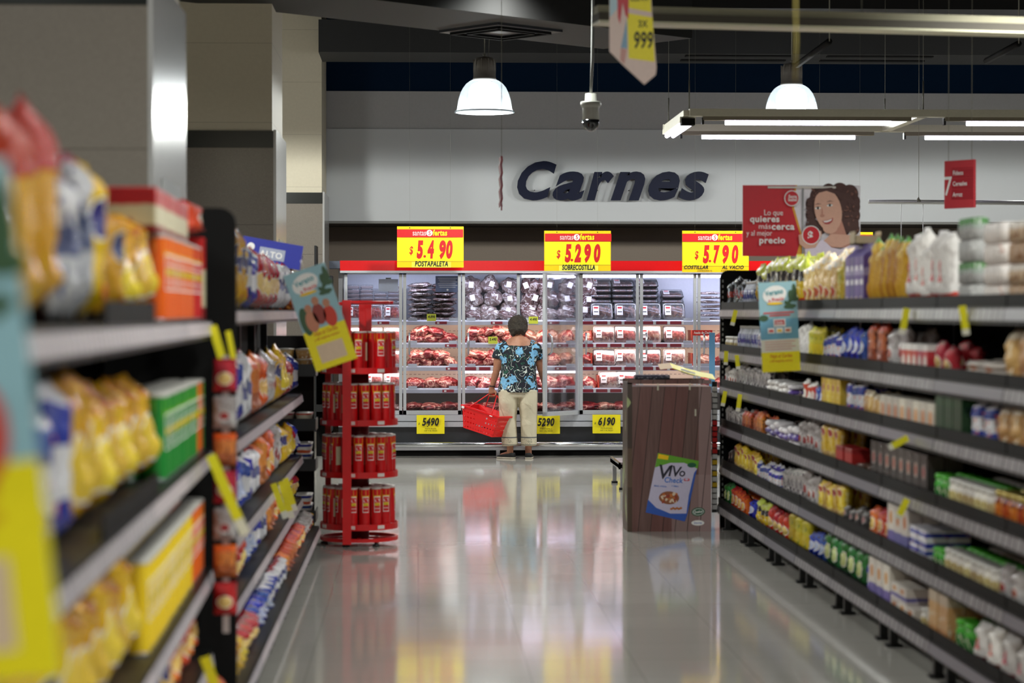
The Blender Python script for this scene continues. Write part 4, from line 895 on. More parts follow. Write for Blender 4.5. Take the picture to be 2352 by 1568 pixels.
# ---- products: each maker returns a mesh, cached
_PM = {}
def bag_mesh(w_, d_, h_, m, seed=0, puff=1.0, lean=0):
    nx, nz = 12, 16; o = Vector((seed * 5.1, seed * 2.7, seed)); bm = bmesh.new(); S2 = []
    for sgn in (-1, 1):
        g = {}
        for i in range(nx + 1):
            for j in range(nz + 1):
                u, v = i / nx, j / nz; cr = min(1, max(0, (v - .05) / .12)) * min(1, max(0, (.95 - v) / .12)); e = (math.sin(PI * u)) ** .5 if 0 < u < 1 else 0
                th = d_ / 2 * e * math.sqrt(max(0, cr)) * puff; wk = noise.noise(Vector((u * 3, v * 5, sgn)) + o) * .35 + noise.noise(Vector((u * 7, v * 9, sgn)) + o) * .18
                th *= (1 + wk); ww = w_ * (1 - .10 * math.sin(PI * v) ** .6 * (1 if d_ > .05 else .4))
                x_ = (u - .5) * ww + .01 * w_ * noise.noise(Vector((v * 9, 0, 0)) + o)
                y_ = sgn * th + d_ * .12 * noise.noise(Vector((u * 2, v * 2, 7)) + o) * cr; z_ = v * h_ + (h_ * .012 * noise.noise(Vector((u * 8, v, 3)) + o) if v > .9 else 0)
                y_ += lean * v * v * h_
                if (i in (0, nx) or j in (0, nz)) and sgn == 1: g[i, j] = S2[0][i, j]
                else: g[i, j] = bm.verts.new((x_, y_, z_))
        S2.append(g)
        for i in range(nx):
            for j in range(nz):
                q = (g[i, j], g[i + 1, j], g[i + 1, j + 1], g[i, j + 1]); q = q if sgn == -1 else q[::-1]
                try: f = bm.faces.new(q); f.smooth = True
                except ValueError: pass
    me = bpy.data.meshes.new('bag'); bm.to_mesh(me); bm.free(); me.materials.append(m); return me
def box_mesh(w_, d_, h_, m, seam=None):
    t = MB().box((0, 0, h_ / 2), (w_, d_, h_), m, bev=min(w_, d_, h_) * .03); return mesh_of(t)
def mesh_of(t, recalc=True):
    if recalc: bmesh.ops.recalc_face_normals(t.bm, faces=t.bm.faces[:])
    me = bpy.data.meshes.new('m'); t.bm.to_mesh(me); t.bm.free()
    for m in t.mats: me.materials.append(m)
    return me
def roll_pack(w_, d_, h_, m):
    t = MB(); n = 3; r = w_ / n / 2
    for i in range(n):
        for l in range(2): t.lathe([(r * .6, .0), (r * .96, .006), (r, h_ / 4), (r * .96, h_ / 2 - .006), (r * .6, h_ / 2)], m, 14, c=((i - 1) * 2 * r, 0, l * h_ / 2))
    return mesh_of(t)
def jar_mesh(w_, d_, h_, m, lid):
    r = w_ / 2; t = MB().lathe([(r * .9, 0), (r, .01), (r, h_ * .62), (r * .86, h_ * .76), (r * .8, h_ * .82)], m, 20)
    return mesh_of(t)
def lid_mesh(w_, h_, z, m):
    r = w_ / 2; t = MB().lathe([(r * .9, 0), (r * .95, .004), (r * .95, h_ - .003), (r * .85, h_)], m, 20, c=(0, 0, z)); return mesh_of(t)
def cup_mesh(w_, d_, h_, m, m2):
    r = w_ / 2; t = MB().lathe([(r * .72, 0), (r * .78, .004), (r * .96, h_ * .9), (r, h_ * .92), (r, h_ * .97)], m, 22).lathe([(r * .96, 0), (r * .98, .003), (r * .2, .006)], m2, 22, c=(0, 0, h_ * .97)); return mesh_of(t)
def bottle_mesh(w_, d_, h_, m, m2):
    r = w_ / 2; t = MB().lathe([(r * .85, 0), (r, .01), (r, h_ * .55), (r * .9, h_ * .66), (r * .4, h_ * .82), (r * .36, h_ * .9)], m, 18).lathe([(r * .42, 0), (r * .42, h_ * .1)], m2, 14, c=(0, 0, h_ * .9)); return mesh_of(t)
def carton_mesh(w_, d_, h_, m, m2):
    t = MB().box((0, 0, h_ * .4), (w_, d_, h_ * .8), m); hw, hd = w_ / 2, d_ / 2
    t.prism([(-hd, h_ * .8), (hd, h_ * .8), (.004, h_ * .94), (.004, h_), (-.004, h_), (-.004, h_ * .94)], -hw, hw, m2, axis='x'); return mesh_of(t)
def pile_mesh(w_, d_, h_, m):
    t = MB(); n = 3
    for i in range(n):
        t.rings([[Vector((sx * w_ / 2 * k, sy * d_ / 2 * k, z)) for sx, sy in ((-1, -1), (0, -1.06), (1, -1), (1.05, 0), (1, 1), (0, 1.06), (-1, 1), (-1.05, 0))] for k, z in ((.8, i * h_ / n), (.98, (i + .25) * h_ / n), (1, (i + .6) * h_ / n), (.82, (i + .97) * h_ / n))], m)
    return mesh_of(t)
LIDW = mat('pale_plastic_lid', rgb(190, 186, 180), .35); LIDR = mat('red_lid', rgb(190, 25, 25), .3); LIDG = mat('green_lid', rgb(70, 165, 40), .35); LIDK = mat('gold_lid', rgb(170, 150, 80), .3, .6)
def bend(t, verts, r, z0):
    for v in verts:
        a = v.co.x / r; y0 = v.co.y; v.co = Vector(((r - y0) * math.sin(a), -(r - y0) * math.cos(a), v.co.z + z0))
def can_mesh(w_, h_, body, gold, brandcol, txt):
    r = w_ / 2; t = MB(); t.lathe([(r, .002), (r, h_ - .004)], body, 28, caps=False); t.lathe([(r * .98, 0), (r * 1.01, .002), (r * 1.01, .006), (r, .007)], ALU, 28)
    n0 = len(t.bm.verts)
    s = MB(); L = h_ / .26
    def grid(x0, z0, x1, z1, m, y):
        for i in range(8):
            a, b = x0 + (x1 - x0) * i / 8, x0 + (x1 - x0) * (i + 1) / 8; s.rect(a, z0, b, z1, m, y)
    if gold: 
        grid(-r * PI, .212 * L, r * PI, .252 * L, gold, -.0004)
        for i in range(10):
            a = -.03 + i * .006; s.flat([(a, .213 * L), (a + .006, .213 * L), (a + .003, .18 * L - (.01 * (i % 3)))], gold, -.0006)
    grid(-.022, .095 * L, .022, .205 * L, WHITE, -.0008); grid(-.019, .10 * L, .019, .20 * L, body, -.0012)
    s.disc(0, .178 * L, .016, .013, WHITE, -.0016, 16); grid(-.019, .142 * L, .019, .160 * L, brandcol, -.0016)
    s.text(txt, 0, .146 * L, .0105, INK if brandcol != WHITE else REDI, -.002, .01, .1, .7); s.text('ORIGINAL', 0, .118 * L, .008, WHITE, -.002, .02, 0, .7)
    grid(.05, .06 * L, .085, .19 * L, mat('nutrition_panel', rgb(225, 220, 185), .5), -.001)
    bend(s, s.bm.verts, r, 0)
    me = mesh_of(s, False); k = len(t.mats); mm = {i: t.mi(m) for i, m in enumerate(me.materials)}
    vs = [t.bm.verts.new(v.co) for v in me.vertices]
    for p in me.polygons:
        try: f = t.bm.faces.new([vs[i] for i in p.vertices]); f.material_index = mm[p.material_index]
        except ValueError: pass
    out = mesh_of(t, False); return out
CANS = {}
def can(kind):
    if kind in CANS: return CANS[kind]
    cols = dict(red=((200, 16, 22), (230, 180, 40)), orange=((228, 96, 22), (240, 170, 60)), green=((28, 128, 48), (120, 180, 40)), yellow=((232, 196, 20), (245, 220, 90)))
    b, g_ = cols[kind]; CANS[kind] = (can_mesh(.076, .255, mat('can_' + kind, rgb(*b), .3), mat('can_band_' + kind, rgb(*g_), .3), mat('can_yellow_banner', rgb(240, 210, 30), .4), 'Pringles'), lid_mesh(.08, .012, .25, LIDW)); return CANS[kind]
W_, CR, BK = (232, 226, 222), (214, 196, 160), (24, 24, 28)
GOLD = (222, 176, 22)
MATS = {
 'gold': lambda: pack('gold_chip_bag', [(0, (206, 146, 6)), (.12, (224, 172, 14)), (.85, (206, 144, 6))], ((232, 196, 60), .5, .42, .3, .2), ((176, 96, 8), 3.5), .22, .15, .6),
 'goldred': lambda: pack('gold_bag_with_red_top', [(0, (214, 150, 6)), (.66, (180, 8, 12))], None, ((226, 176, 40), 3), .25, .1, .6),
 'goldblue': lambda: pack('yellow_bag_with_blue_patch', [(0, (220, 172, 8)), (.8, (210, 156, 6))], ((28, 36, 110), .45, .62, .2, .12), ((200, 40, 30), 2.6), .25, .1, .6, None, .72),
 'silver': lambda: pack('silver_blue_bag', [(0, (200, 200, 205)), (.4, (90, 96, 140)), (.6, (215, 212, 215)), (.92, (180, 40, 60))], None, ((70, 80, 140), 5), .25, .2, .6),
 'white': lambda: pack('white_pack', [(0, W_), (.9, (205, 200, 198))], None, ((190, 180, 178), 6), .4, 0, .4),
 'whitered': lambda: pack('white_pack_red_square', [(0, (205, 60, 50)), (.16, W_)], None, ((200, 192, 188), 6), .45, 0, .4, (((205, 24, 24), .3, .62, .32, .62),)),
 'pasta': lambda: pack('clear_pasta_bag', [(0, (186, 120, 66)), (.3, (214, 168, 100)), (.78, (226, 222, 214))], ((196, 80, 50), .5, .3, .22, .1), ((236, 206, 150), 9), .25, 0, .6, None, .5),
 'pastay': lambda: pack('yellow_pasta_pack', [(0, (206, 180, 34)), (.5, (190, 176, 30)), (.85, (225, 205, 70))], None, ((60, 110, 40), 5), .3, 0, .5, None, .66),
 'spag': lambda: pack('spaghetti_pack', [(0, (206, 150, 44)), (.8, (220, 180, 80)), (.9, (90, 160, 60))], None, ((180, 120, 30), 8), .3, 0, .5),
 'lime': lambda: pack('lime_black_pasta_bag', [(0, (206, 60, 30)), (.18, (214, 178, 30)), (.5, (38, 30, 28)), (.72, (196, 206, 70))], None, ((226, 220, 190), 6), .25, 0, .5, None, .64),
 'blackred': lambda: pack('black_red_pack', [(0, (30, 26, 30)), (.4, (150, 30, 26)), (.6, (34, 30, 34))], None, ((180, 190, 205), 5), .2, .1, .6, None, .6),
 'purple': lambda: pack('purple_carton', [(0, W_), (.15, (90, 68, 140)), (.5, (150, 138, 180)), (.62, (84, 60, 138)), (.85, (78, 56, 130))], ((150, 60, 60), .4, .1, .25, .07), None, .4, 0, 0, (((225, 220, 228), .12, .88, .36, .44), ((225, 220, 228), .2, .8, .58, .66))),
 'redwhite': lambda: pack('red_white_box', [(0, (190, 40, 45)), (.55, (200, 60, 60)), (.8, W_)], ((235, 225, 215), .5, .4, .28, .22), None, .4),
 'blue': lambda: pack('blue_bag', [(0, (26, 52, 160)), (.5, (36, 70, 190)), (.9, (40, 60, 170))], ((180, 190, 220), .5, .5, .3, .16), ((16, 24, 90), 5), .22, .1, .6),
 'bluewhite': lambda: pack('blue_white_bag', [(0, (34, 48, 150)), (.3, (226, 224, 228)), (.6, (40, 56, 160)), (.85, (215, 212, 220))], None, ((210, 90, 40), 6), .25, .1, .6, None, .66),
 'red': lambda: pack('red_bag', [(0, (196, 24, 26)), (.9, (170, 18, 22))], ((235, 200, 120), .5, .4, .3, .17), ((120, 10, 16), 4), .22, .1, .6),
 'orange': lambda: pack('orange_bag', [(0, (222, 88, 20)), (.85, (200, 46, 20))], ((238, 190, 110), .5, .45, .28, .18), ((160, 40, 20), 4), .25, .1, .6),
 'orangeb': lambda: pack('orange_brown_bag', [(0, (170, 84, 30)), (.4, (210, 120, 50)), (.8, (222, 90, 24))], None, ((110, 50, 24), 6), .3, .1, .6),
 'green': lambda: pack('green_bag', [(0, (24, 96, 40)), (.5, (40, 130, 50)), (.85, (26, 90, 40))], ((196, 206, 130), .5, .45, .22, .18), ((14, 60, 26), 5), .25, 0, .6),
 'dgreen': lambda: pack('dark_green_box', [(0, (18, 56, 22)), (.8, (24, 70, 28))], None, ((14, 40, 18), 6), .4),
 'yellow': lambda: pack('yellow_box', [(0, (206, 170, 110)), (.25, (222, 186, 50)), (.85, (214, 170, 30))], ((180, 60, 40), .5, .72, .2, .1), ((236, 214, 140), 6), .35, 0, .3, None, .62),
 'beige': lambda: pack('beige_carton_box', [(0, (186, 172, 158)), (.7, (200, 190, 176))], ((196, 120, 60), .5, .5, .25, .28), None, .5),
 'cream': lambda: pack('cream_violet_box', [(0, (196, 186, 186)), (.2, (92, 84, 150)), (.42, (206, 196, 186)), (.9, (200, 190, 180))], ((190, 120, 50), .5, .7, .24, .15), None, .45),
 'violet': lambda: pack('white_violet_packet', [(0, (220, 214, 218)), (.4, (84, 62, 150)), (.66, (226, 220, 224))], None, ((220, 200, 200), 6), .3, 0, .5),
 'silverp': lambda: pack('silver_packet', [(0, (186, 180, 180)), (.5, (206, 200, 198))], None, ((60, 50, 60), 6), .18, .4, .8, None, .58),
 'clear': lambda: pack('clear_white_packet', [(0, (205, 200, 200)), (.5, (180, 172, 170))], ((170, 70, 60), .5, .4, .2, .12), ((120, 110, 108), 7), .18, .1, .8),
 'brown': lambda: pack('brown_packet', [(0, (84, 52, 30)), (.4, (120, 80, 46)), (.8, (70, 42, 26))], ((196, 160, 110), .5, .5, .2, .15), None, .35, 0, .5),
 'dark': lambda: pack('dark_packet', [(0, (34, 28, 28)), (.7, (50, 38, 34))], ((150, 50, 36), .5, .6, .2, .14), ((90, 80, 74), 7), .3, 0, .4, None, .68),
 'redbox': lambda: pack('plain_red_box', [(0, (170, 24, 26)), (.8, (140, 18, 22))], None, None, .4),
 'tan': lambda: pack('tan_pack', [(0, (186, 132, 70)), (.3, (206, 160, 100)), (.8, (196, 176, 150))], None, ((226, 210, 180), 5), .35, 0, .5),
 'papert': lambda: pack('white_roll_pack', [(0, (226, 216, 210)), (.8, (220, 212, 208))], None, ((206, 170, 160), 5), .5, 0, .4, None, .66),
 'papery': lambda: pack('brown_white_roll_pack', [(0, (190, 160, 126)), (.5, (206, 180, 146)), (.85, (222, 212, 200))], None, ((150, 110, 70), 4), .5, 0, .4),
 'greyw': lambda: pack('grey_green_roll_pack', [(0, (170, 168, 166)), (.75, (150, 160, 150)), (.85, (80, 130, 70))], None, ((200, 198, 196), 5), .5, 0, .4),
 'jarw': lambda: pack('white_jar_body', [(0, (206, 200, 190)), (.3, (196, 180, 130)), (.7, (214, 208, 200))], None, ((150, 120, 60), 5), .25),
 'jarg': lambda: pack('green_jar_body', [(0, (30, 110, 36)), (.7, (80, 160, 60))], None, ((200, 200, 170), 5), .25),
 'jarb': lambda: pack('amber_jar_body', [(0, (130, 56, 20)), (.3, (170, 80, 30)), (.72, (110, 44, 18))], None, ((210, 130, 60), 4), .12),
 'glassb': lambda: pack('blue_glass_bottle', [(0, (180, 185, 200)), (.35, (40, 60, 130)), (.7, (200, 205, 215))], None, ((220, 225, 235), 5), .12),
 'bluebox': lambda: pack('blue_display_header', [(0, (34, 40, 140)), (.8, (40, 50, 160))], None, None, .4, 0, 0, (((222, 224, 235), .3, .72, .35, .65),)),
 'redcream': lambda: pack('red_cream_carton', [(0, (130, 12, 16)), (.15, (214, 205, 170)), (.6, (190, 20, 22))], None, ((150, 20, 24), 3), .35, 0, 0, None, .66),
 'cupb': lambda: pack('blue_white_tub', [(0, (196, 60, 30)), (.3, (230, 226, 220)), (.6, (40, 60, 150)), (.85, (228, 224, 220))], None, None, .3),
 'cupr': lambda: pack('red_white_tub', [(0, (150, 30, 26)), (.4, (226, 210, 190)), (.8, (196, 30, 30))], None, None, .3),
}
_MM = {}
def MT(k):
    if k not in _MM: _MM[k] = MATS[k]()
    return _MM[k]
DEF = {'bag': (.15, .08, .2), 'bagL': (.2, .1, .3), 'bagXL': (.26, .13, .35), 'packet': (.11, .05, .13), 'box': (.12, .07, .19), 'sbox': (.10, .08, .12), 'jar': (.08, .08, .12), 'cup': (.1, .1, .07), 'bottle': (.07, .07, .2),
       'carton': (.09, .09, .3), 'rolls': (.3, .14, .2), 'pile': (.15, .18, .09), 'can': (.08, .08, .262), 'tall': (.07, .06, .27)}
NAME = {'bag': 'snack_bag', 'bagL': 'snack_bag', 'bagXL': 'chips_bag', 'packet': 'food_packet', 'box': 'food_box', 'sbox': 'food_box', 'jar': 'food_jar', 'cup': 'noodle_cup', 'bottle': 'bottle', 'carton': 'drink_carton', 'rolls': 'paper_roll_pack', 'pile': 'food_packet', 'can': 'crisps_can', 'tall': 'pasta_pack'}
CAT = {'bag': 'bag', 'bagL': 'bag', 'bagXL': 'bag', 'packet': 'packet', 'box': 'box', 'sbox': 'box', 'jar': 'jar', 'cup': 'cup', 'bottle': 'bottle', 'carton': 'carton', 'rolls': 'paper rolls', 'pile': 'packet', 'can': 'can', 'tall': 'pasta'}
def prod(kind, mk, dims=None, seed=0):
    key = (kind, mk, dims, seed)
    if key in _PM: return _PM[key]
    w_, d_, h_ = dims or DEF[kind]
    if kind == 'can': r = can(mk)
    else:
        m = MT(mk)
        if kind in ('bag', 'bagL', 'bagXL', 'packet', 'tall'): r = (bag_mesh(w_, d_, h_, m, seed + len(mk)), None)
        elif kind in ('box', 'sbox'): r = (box_mesh(w_, d_, h_, m), None)
        elif kind == 'jar': r = (jar_mesh(w_, d_, h_, m, None), lid_mesh(w_, h_ * .17, h_ * .81, {'jarg': LIDG, 'jarb': LIDK}.get(mk, LIDG if seed % 2 else LIDW)))
        elif kind == 'cup': r = (cup_mesh(w_, d_, h_, m, LIDW), None)
        elif kind == 'bottle': r = (bottle_mesh(w_, d_, h_, m, LIDR if mk != 'glassb' else LIDW), None)
        elif kind == 'carton': r = (carton_mesh(w_, d_, h_, m, mat('violet_gable', rgb(84, 62, 140), .4)), None)
        elif kind == 'rolls': r = (roll_pack(w_, d_, h_, m), None)
        else: r = (pile_mesh(w_, d_, h_, m), None)
    _PM[key] = r; return r
KIND2 = {'pasta': 'pasta_bag', 'pastay': 'pasta_bag', 'lime': 'pasta_bag', 'whitered': 'flour_bag', 'yellow': 'food_pouch', 'green': 'food_bag', 'clear': 'food_bag', 'silverp': 'food_bag', 'tan': 'bread_bag', 'bluewhite': 'snack_bag', 'blackred': 'food_bag', 'white': 'food_bag'}
RND = random.Random(11)
def place(kind, mk, loc, rz, label, group=None, dims=None, seed=0, tilt=0, roll=0):
    me, lid = prod(kind, mk, dims, seed)
    o = bpy.data.objects.new(KIND2.get(mk, NAME[kind]) if NAME[kind] == 'snack_bag' else NAME[kind], me); C.objects.link(o); o.location = loc; o.rotation_euler = (tilt, roll, rz); tag(o, label, CAT[kind], group)
    if lid: l = bpy.data.objects.new('lid', lid); C.objects.link(l); l.parent = o
    return o
SHN = ['top shelf', 'second shelf', 'third shelf', 'fourth shelf', 'fifth shelf', 'lowest shelf']
USED = {}
def uniq(lab):
    USED[lab] = USED.get(lab, 0) + 1; return lab
def fill(run, i, s0, s1, kind, mk, desc, where, rows=1, layers=1, dims=None, jit=1, inset=.015, tilt=0, fixed=None, gap=1.06):
    w_, d_, h_ = dims or DEF[kind]; a = min(s0, s1); b = max(s0, s1); gap = 1.16 if kind in ('jar', 'cup', 'bottle') else gap; n = max(1, int((b - a) / (w_ * gap) + .3)); st = (b - a) / n; z = run.sh[i]
    rr = 0 if kind in ('box', 'sbox', 'carton', 'rolls') else jit; flat = kind == 'pile'
    key = (where, i, desc); base = '%s on the %s of the %s' % (desc, SHN[i], where)
    if i == len(run.sh) - 1 and len(run.sh) < 6: base = '%s on the base shelf of the %s' % (desc, where)
    single = n * rows * layers == 1
    for k in range(n):
        for r in range(rows):
            for l in range(layers):
                if kind in ('bag', 'packet', 'pile', 'jar', 'sbox') and n > 2 and r == 0 and RND.random() < .09: continue
                soft = kind in ('bag', 'bagL', 'bagXL', 'packet', 'tall'); rz_ = RND.uniform(-.1, .1) * rr; ro_ = RND.uniform(-.05, .05) if soft and kind != 'packet' else 0
                dep = run.front(i) + max(inset, .012) + w_ / 2 * abs(math.sin(rz_)) + d_ * (.68 if soft else .5) + r * d_ * (1.45 if soft else 1.05) + (.01 if kind in ('jar', 'cup', 'bottle', 'pile') else 0); s_ = a + st * (k + .5)
                hm = (run.sh[i - 1] - z - .078) / layers if i else 9; fz = min(RND.uniform(.86, 1.16) if soft or kind == 'pile' else 1, hm / h_); fx = min(1, st * .93 / (w_ * 1.03)) if soft else min(1, st * .99 / (w_ * (1.06 if kind in ('pile', 'can', 'jar') else 1)))
                if dep + d_ * (.75 if soft else .5) > run.depth - .022 and r: continue
                loc = run.w(dep, s_, z + l * h_ * min(1, fz) + .002 + w_ / 2 * abs(math.sin(ro_)) + (d_ * .06 if soft else 0))
                tl = 0
                o = place(kind, mk, loc, run.rz - PI / 2 + rz_, base, base, dims, (k * 3 + r) % 3, tl if not soft else tilt, ro_); o.scale = (fx, 1 if kind != 'can' else fx, fz)
REG = []
XR = 2.26; O_R = 7.45
right = Run((XR, O_R), 0, 9.4, 8, [1.64, 1.33, 1.07, .775, .475, .185], .42, -.02, 1.9)
bays(right, 8, ['black shelving bay of the right run cut by the right picture edge', 'second bay of the right shelving, holding stacked paper rolls', 'bay of the right shelving under white flour bags', 'bay of the right shelving under spaghetti and purple cartons', 'bay of the right shelving under clear pasta bags', 'bay of the right shelving behind the hanging holiday flyer', 'second bay from the far end of the right shelving', 'farthest bay of the right shelving, beside the brown carton display'], 'right shelving bays', [(9.42, 'black end panel at the far end of the right shelving', .0)], trays='all')
def RR(i, px0, px1, kind, mk, desc, **k):
    y0, y1 = YX(px1, XR + .05) - O_R, YX(px0, XR + .05) - O_R; fill(right, i, y0 + .01, min(y1 - .01, 9.36), kind, mk, desc, 'right shelving', **k)
# top shelf, far to near
RR(0, 1655, 1712, 'bag', 'blackred', 'black and red snack bag', rows=2)
RR(0, 1712, 1738, 'bottle', 'glassb', 'white and blue bottle', rows=2, dims=(.07, .07, .19))
RR(0, 1738, 1790, 'bagL', 'lime', 'lime and black pasta bag', rows=2, dims=(.17, .09, .29))
RR(0, 1790, 1846, 'bagL', 'lime', 'yellow and black pasta bag', rows=2, dims=(.18, .09, .34))
RR(0, 1846, 1925, 'bagL', 'pasta', 'clear bag of orange pasta', rows=2, dims=(.2, .09, .29), gap=.95)
RR(0, 1925, 1955, 'bagL', 'pastay', 'yellow pasta pack', rows=2, dims=(.13, .08, .26))
RR(0, 1955, 2000, 'carton', 'purple', 'purple and white carton', rows=2, dims=(.115, .11, .33))
RR(0, 2000, 2082, 'tall', 'spag', 'golden spaghetti pack', rows=2, dims=(.085, .07, .31), gap=.9)
RR(0, 2082, 2172, 'bagL', 'whitered', 'white flour bag with red square', rows=2, dims=(.16, .11, .31), gap=.95)
RR(0, 2172, 2232, 'rolls', 'greyw', 'grey white paper roll pack', rows=1, layers=2, dims=(.26, .2, .19))
RR(0, 2232, 2300, 'rolls', 'papert', 'white paper roll pack', rows=1, layers=2, dims=(.3, .2, .17))
RR(0, 2300, 2420, 'rolls', 'papery', 'brown and white paper roll pack', rows=2, layers=2, dims=(.3, .18, .165))
o = MB().b2((-.07, -.07, 0), (.07, .07, .008), mat('tan_card', rgb(176, 156, 120), .6)).b2((-.07, -.07, 0), (-.066, .07, .07), mat('tan_card', rgb(176, 156, 120), .6)).b2((.066, -.07, 0), (.07, .07, .07), mat('tan_card', rgb(176, 156, 120), .6)).b2((-.07, -.07, 0), (.07, -.066, .05), mat('tan_card', rgb(176, 156, 120), .6)).build('cardboard_tray', loc=right.w(.09, YX(1992, XR + .1) - O_R, 1.64 + .331)); tag(o, 'small open tan cardboard tray on top of the purple cartons', 'box')
# second shelf
RR(1, 1655, 1700, 'jar', 'jarw', 'small pale jar', rows=2, dims=(.07, .07, .11)); RR(1, 1700, 1745, 'bottle', 'glassb', 'slim blue bottle', rows=2, dims=(.06, .06, .19)); RR(1, 1745, 1835, 'packet', 'violet', 'white and violet packet', rows=2)
RR(1, 1835, 1862, 'bag', 'white', 'white food bag', rows=2); RR(1, 1862, 1894, 'bag', 'pastay', 'yellow food bag', rows=2, dims=(.14, .07, .19)); RR(1, 1894, 1935, 'bag', 'bluewhite', 'blue and white sachet', rows=2, dims=(.12, .07, .16)); RR(1, 1935, 1990, 'bag', 'blue', 'shiny blue bag', rows=2, dims=(.16, .08, .21))
RR(1, 1990, 2040, 'bagL', 'orangeb', 'tall orange brown bag', rows=1, dims=(.2, .08, .24)); RR(1, 2040, 2085, 'bag', 'clear', 'clear plastic food bag', rows=2, dims=(.17, .08, .2)); RR(1, 2085, 2150, 'box', 'redwhite', 'red and white box', rows=2, dims=(.1, .06, .14)); RR(1, 2150, 2195, 'bag', 'red', 'red pouch', rows=2, dims=(.14, .07, .15))
RR(1, 2195, 2300, 'pile', 'cream', 'flat pale packet pile', rows=2, dims=(.2, .16, .08)); RR(1, 2300, 2420, 'bag', 'tan', 'tan bread bag', rows=2, dims=(.2, .1, .2))
# third
RR(2, 1655, 1700, 'packet', 'clear', 'small clear packet', rows=2, layers=1); RR(2, 1700, 1770, 'bag', 'silverp', 'silver packet', rows=2, dims=(.13, .07, .17)); RR(2, 1770, 1815, 'pile', 'white', 'white flat packet', rows=2, dims=(.14, .15, .1)); RR(2, 1815, 1850, 'pile', 'violet', 'violet and white flat packet', rows=2, dims=(.14, .15, .11))
RR(2, 1850, 1878, 'packet', 'redwhite', 'red and white packet', rows=2, dims=(.13, .06, .13)); RR(2, 1878, 1900, 'packet', 'blue', 'dark blue packet', rows=2); RR(2, 1900, 1946, 'box', 'yellow', 'yellow box', rows=2, dims=(.13, .07, .18)); RR(2, 1946, 1990, 'bag', 'bluewhite', 'blue striped white bag', rows=2, dims=(.13, .07, .19)); RR(2, 1990, 2036, 'packet', 'tan', 'tan packet', rows=2)
RR(2, 2036, 2165, 'sbox', 'beige', 'beige carton box', rows=2, dims=(.13, .09, .14)); RR(2, 2165, 2230, 'box', 'dgreen', 'dark green box', rows=1, dims=(.15, .1, .22)); RR(2, 2230, 2290, 'bag', 'bluewhite', 'white and blue bag', rows=2, dims=(.16, .08, .16)); RR(2, 2290, 2420, 'bag', 'tan', 'tan and red bag', rows=2, dims=(.18, .09, .17))
# fourth
RR(3, 1655, 1710, 'packet', 'silverp', 'small silver packet', rows=2); RR(3, 1710, 1765, 'packet', 'orangeb', 'orange and silver packet', rows=2, dims=(.12, .05, .15)); RR(3, 1765, 1838, 'pile', 'violet', 'violet printed flat packet', rows=2, dims=(.15, .15, .13)); RR(3, 1838, 1888, 'bag', 'clear', 'crumpled clear bag', rows=2, dims=(.14, .09, .2)); RR(3, 1888, 1932, 'bagL', 'yellow', 'tall yellow pouch', rows=2, dims=(.17, .08, .25))
RR(3, 1932, 1975, 'box', 'redbox', 'plain red box', rows=1, dims=(.2, .1, .12)); RR(3, 1975, 2015, 'pile', 'brown', 'brown flat packet', rows=2, dims=(.16, .15, .06)); RR(3, 2015, 2150, 'box', 'dark', 'dark brown box', rows=2, dims=(.15, .08, .2)); RR(3, 2150, 2185, 'jar', 'jarg', 'green jar', rows=2, dims=(.09, .09, .13)); RR(3, 2185, 2290, 'jar', 'jarw', 'white jar', rows=3, dims=(.09, .09, .13)); RR(3, 2290, 2420, 'jar', 'jarb', 'amber jar', rows=2, dims=(.1, .1, .14))
# fifth
RR(4, 1655, 1690, 'packet', 'dark', 'dark little packet', rows=2); RR(4, 1690, 1745, 'bag', 'yellow', 'yellow orange bag', rows=2, dims=(.14, .08, .18)); RR(4, 1745, 1800, 'packet', 'bluewhite', 'blue white packet', rows=2); RR(4, 1800, 1850, 'bag', 'silverp', 'crinkled silver bag', rows=2, dims=(.15, .09, .18)); RR(4, 1850, 1882, 'bag', 'clear', 'clear bag', rows=2)
RR(4, 1882, 1940, 'bag', 'yellow', 'yellow paper bag', rows=2, dims=(.15, .08, .2)); RR(4, 1940, 2000, 'packet', 'dark', 'dark packet', rows=2, dims=(.14, .06, .1)); RR(4, 2000, 2055, 'bag', 'orange', 'orange and red bag', rows=2, dims=(.17, .08, .17)); RR(4, 2055, 2105, 'box', 'cream', 'cream and violet box', rows=2, dims=(.15, .07, .23)); RR(4, 2105, 2148, 'sbox', 'bluewhite', 'blue and orange box', rows=2, layers=2, dims=(.15, .1, .08)); RR(4, 2148, 2175, 'jar', 'jarg', 'lime green jar', rows=2, dims=(.08, .08, .1)); RR(4, 2175, 2300, 'jar', 'jarw', 'white lidded jar', rows=3, dims=(.09, .09, .12)); RR(4, 2300, 2420, 'packet', 'clear', 'clear wrapped packet', rows=2, dims=(.15, .07, .16))
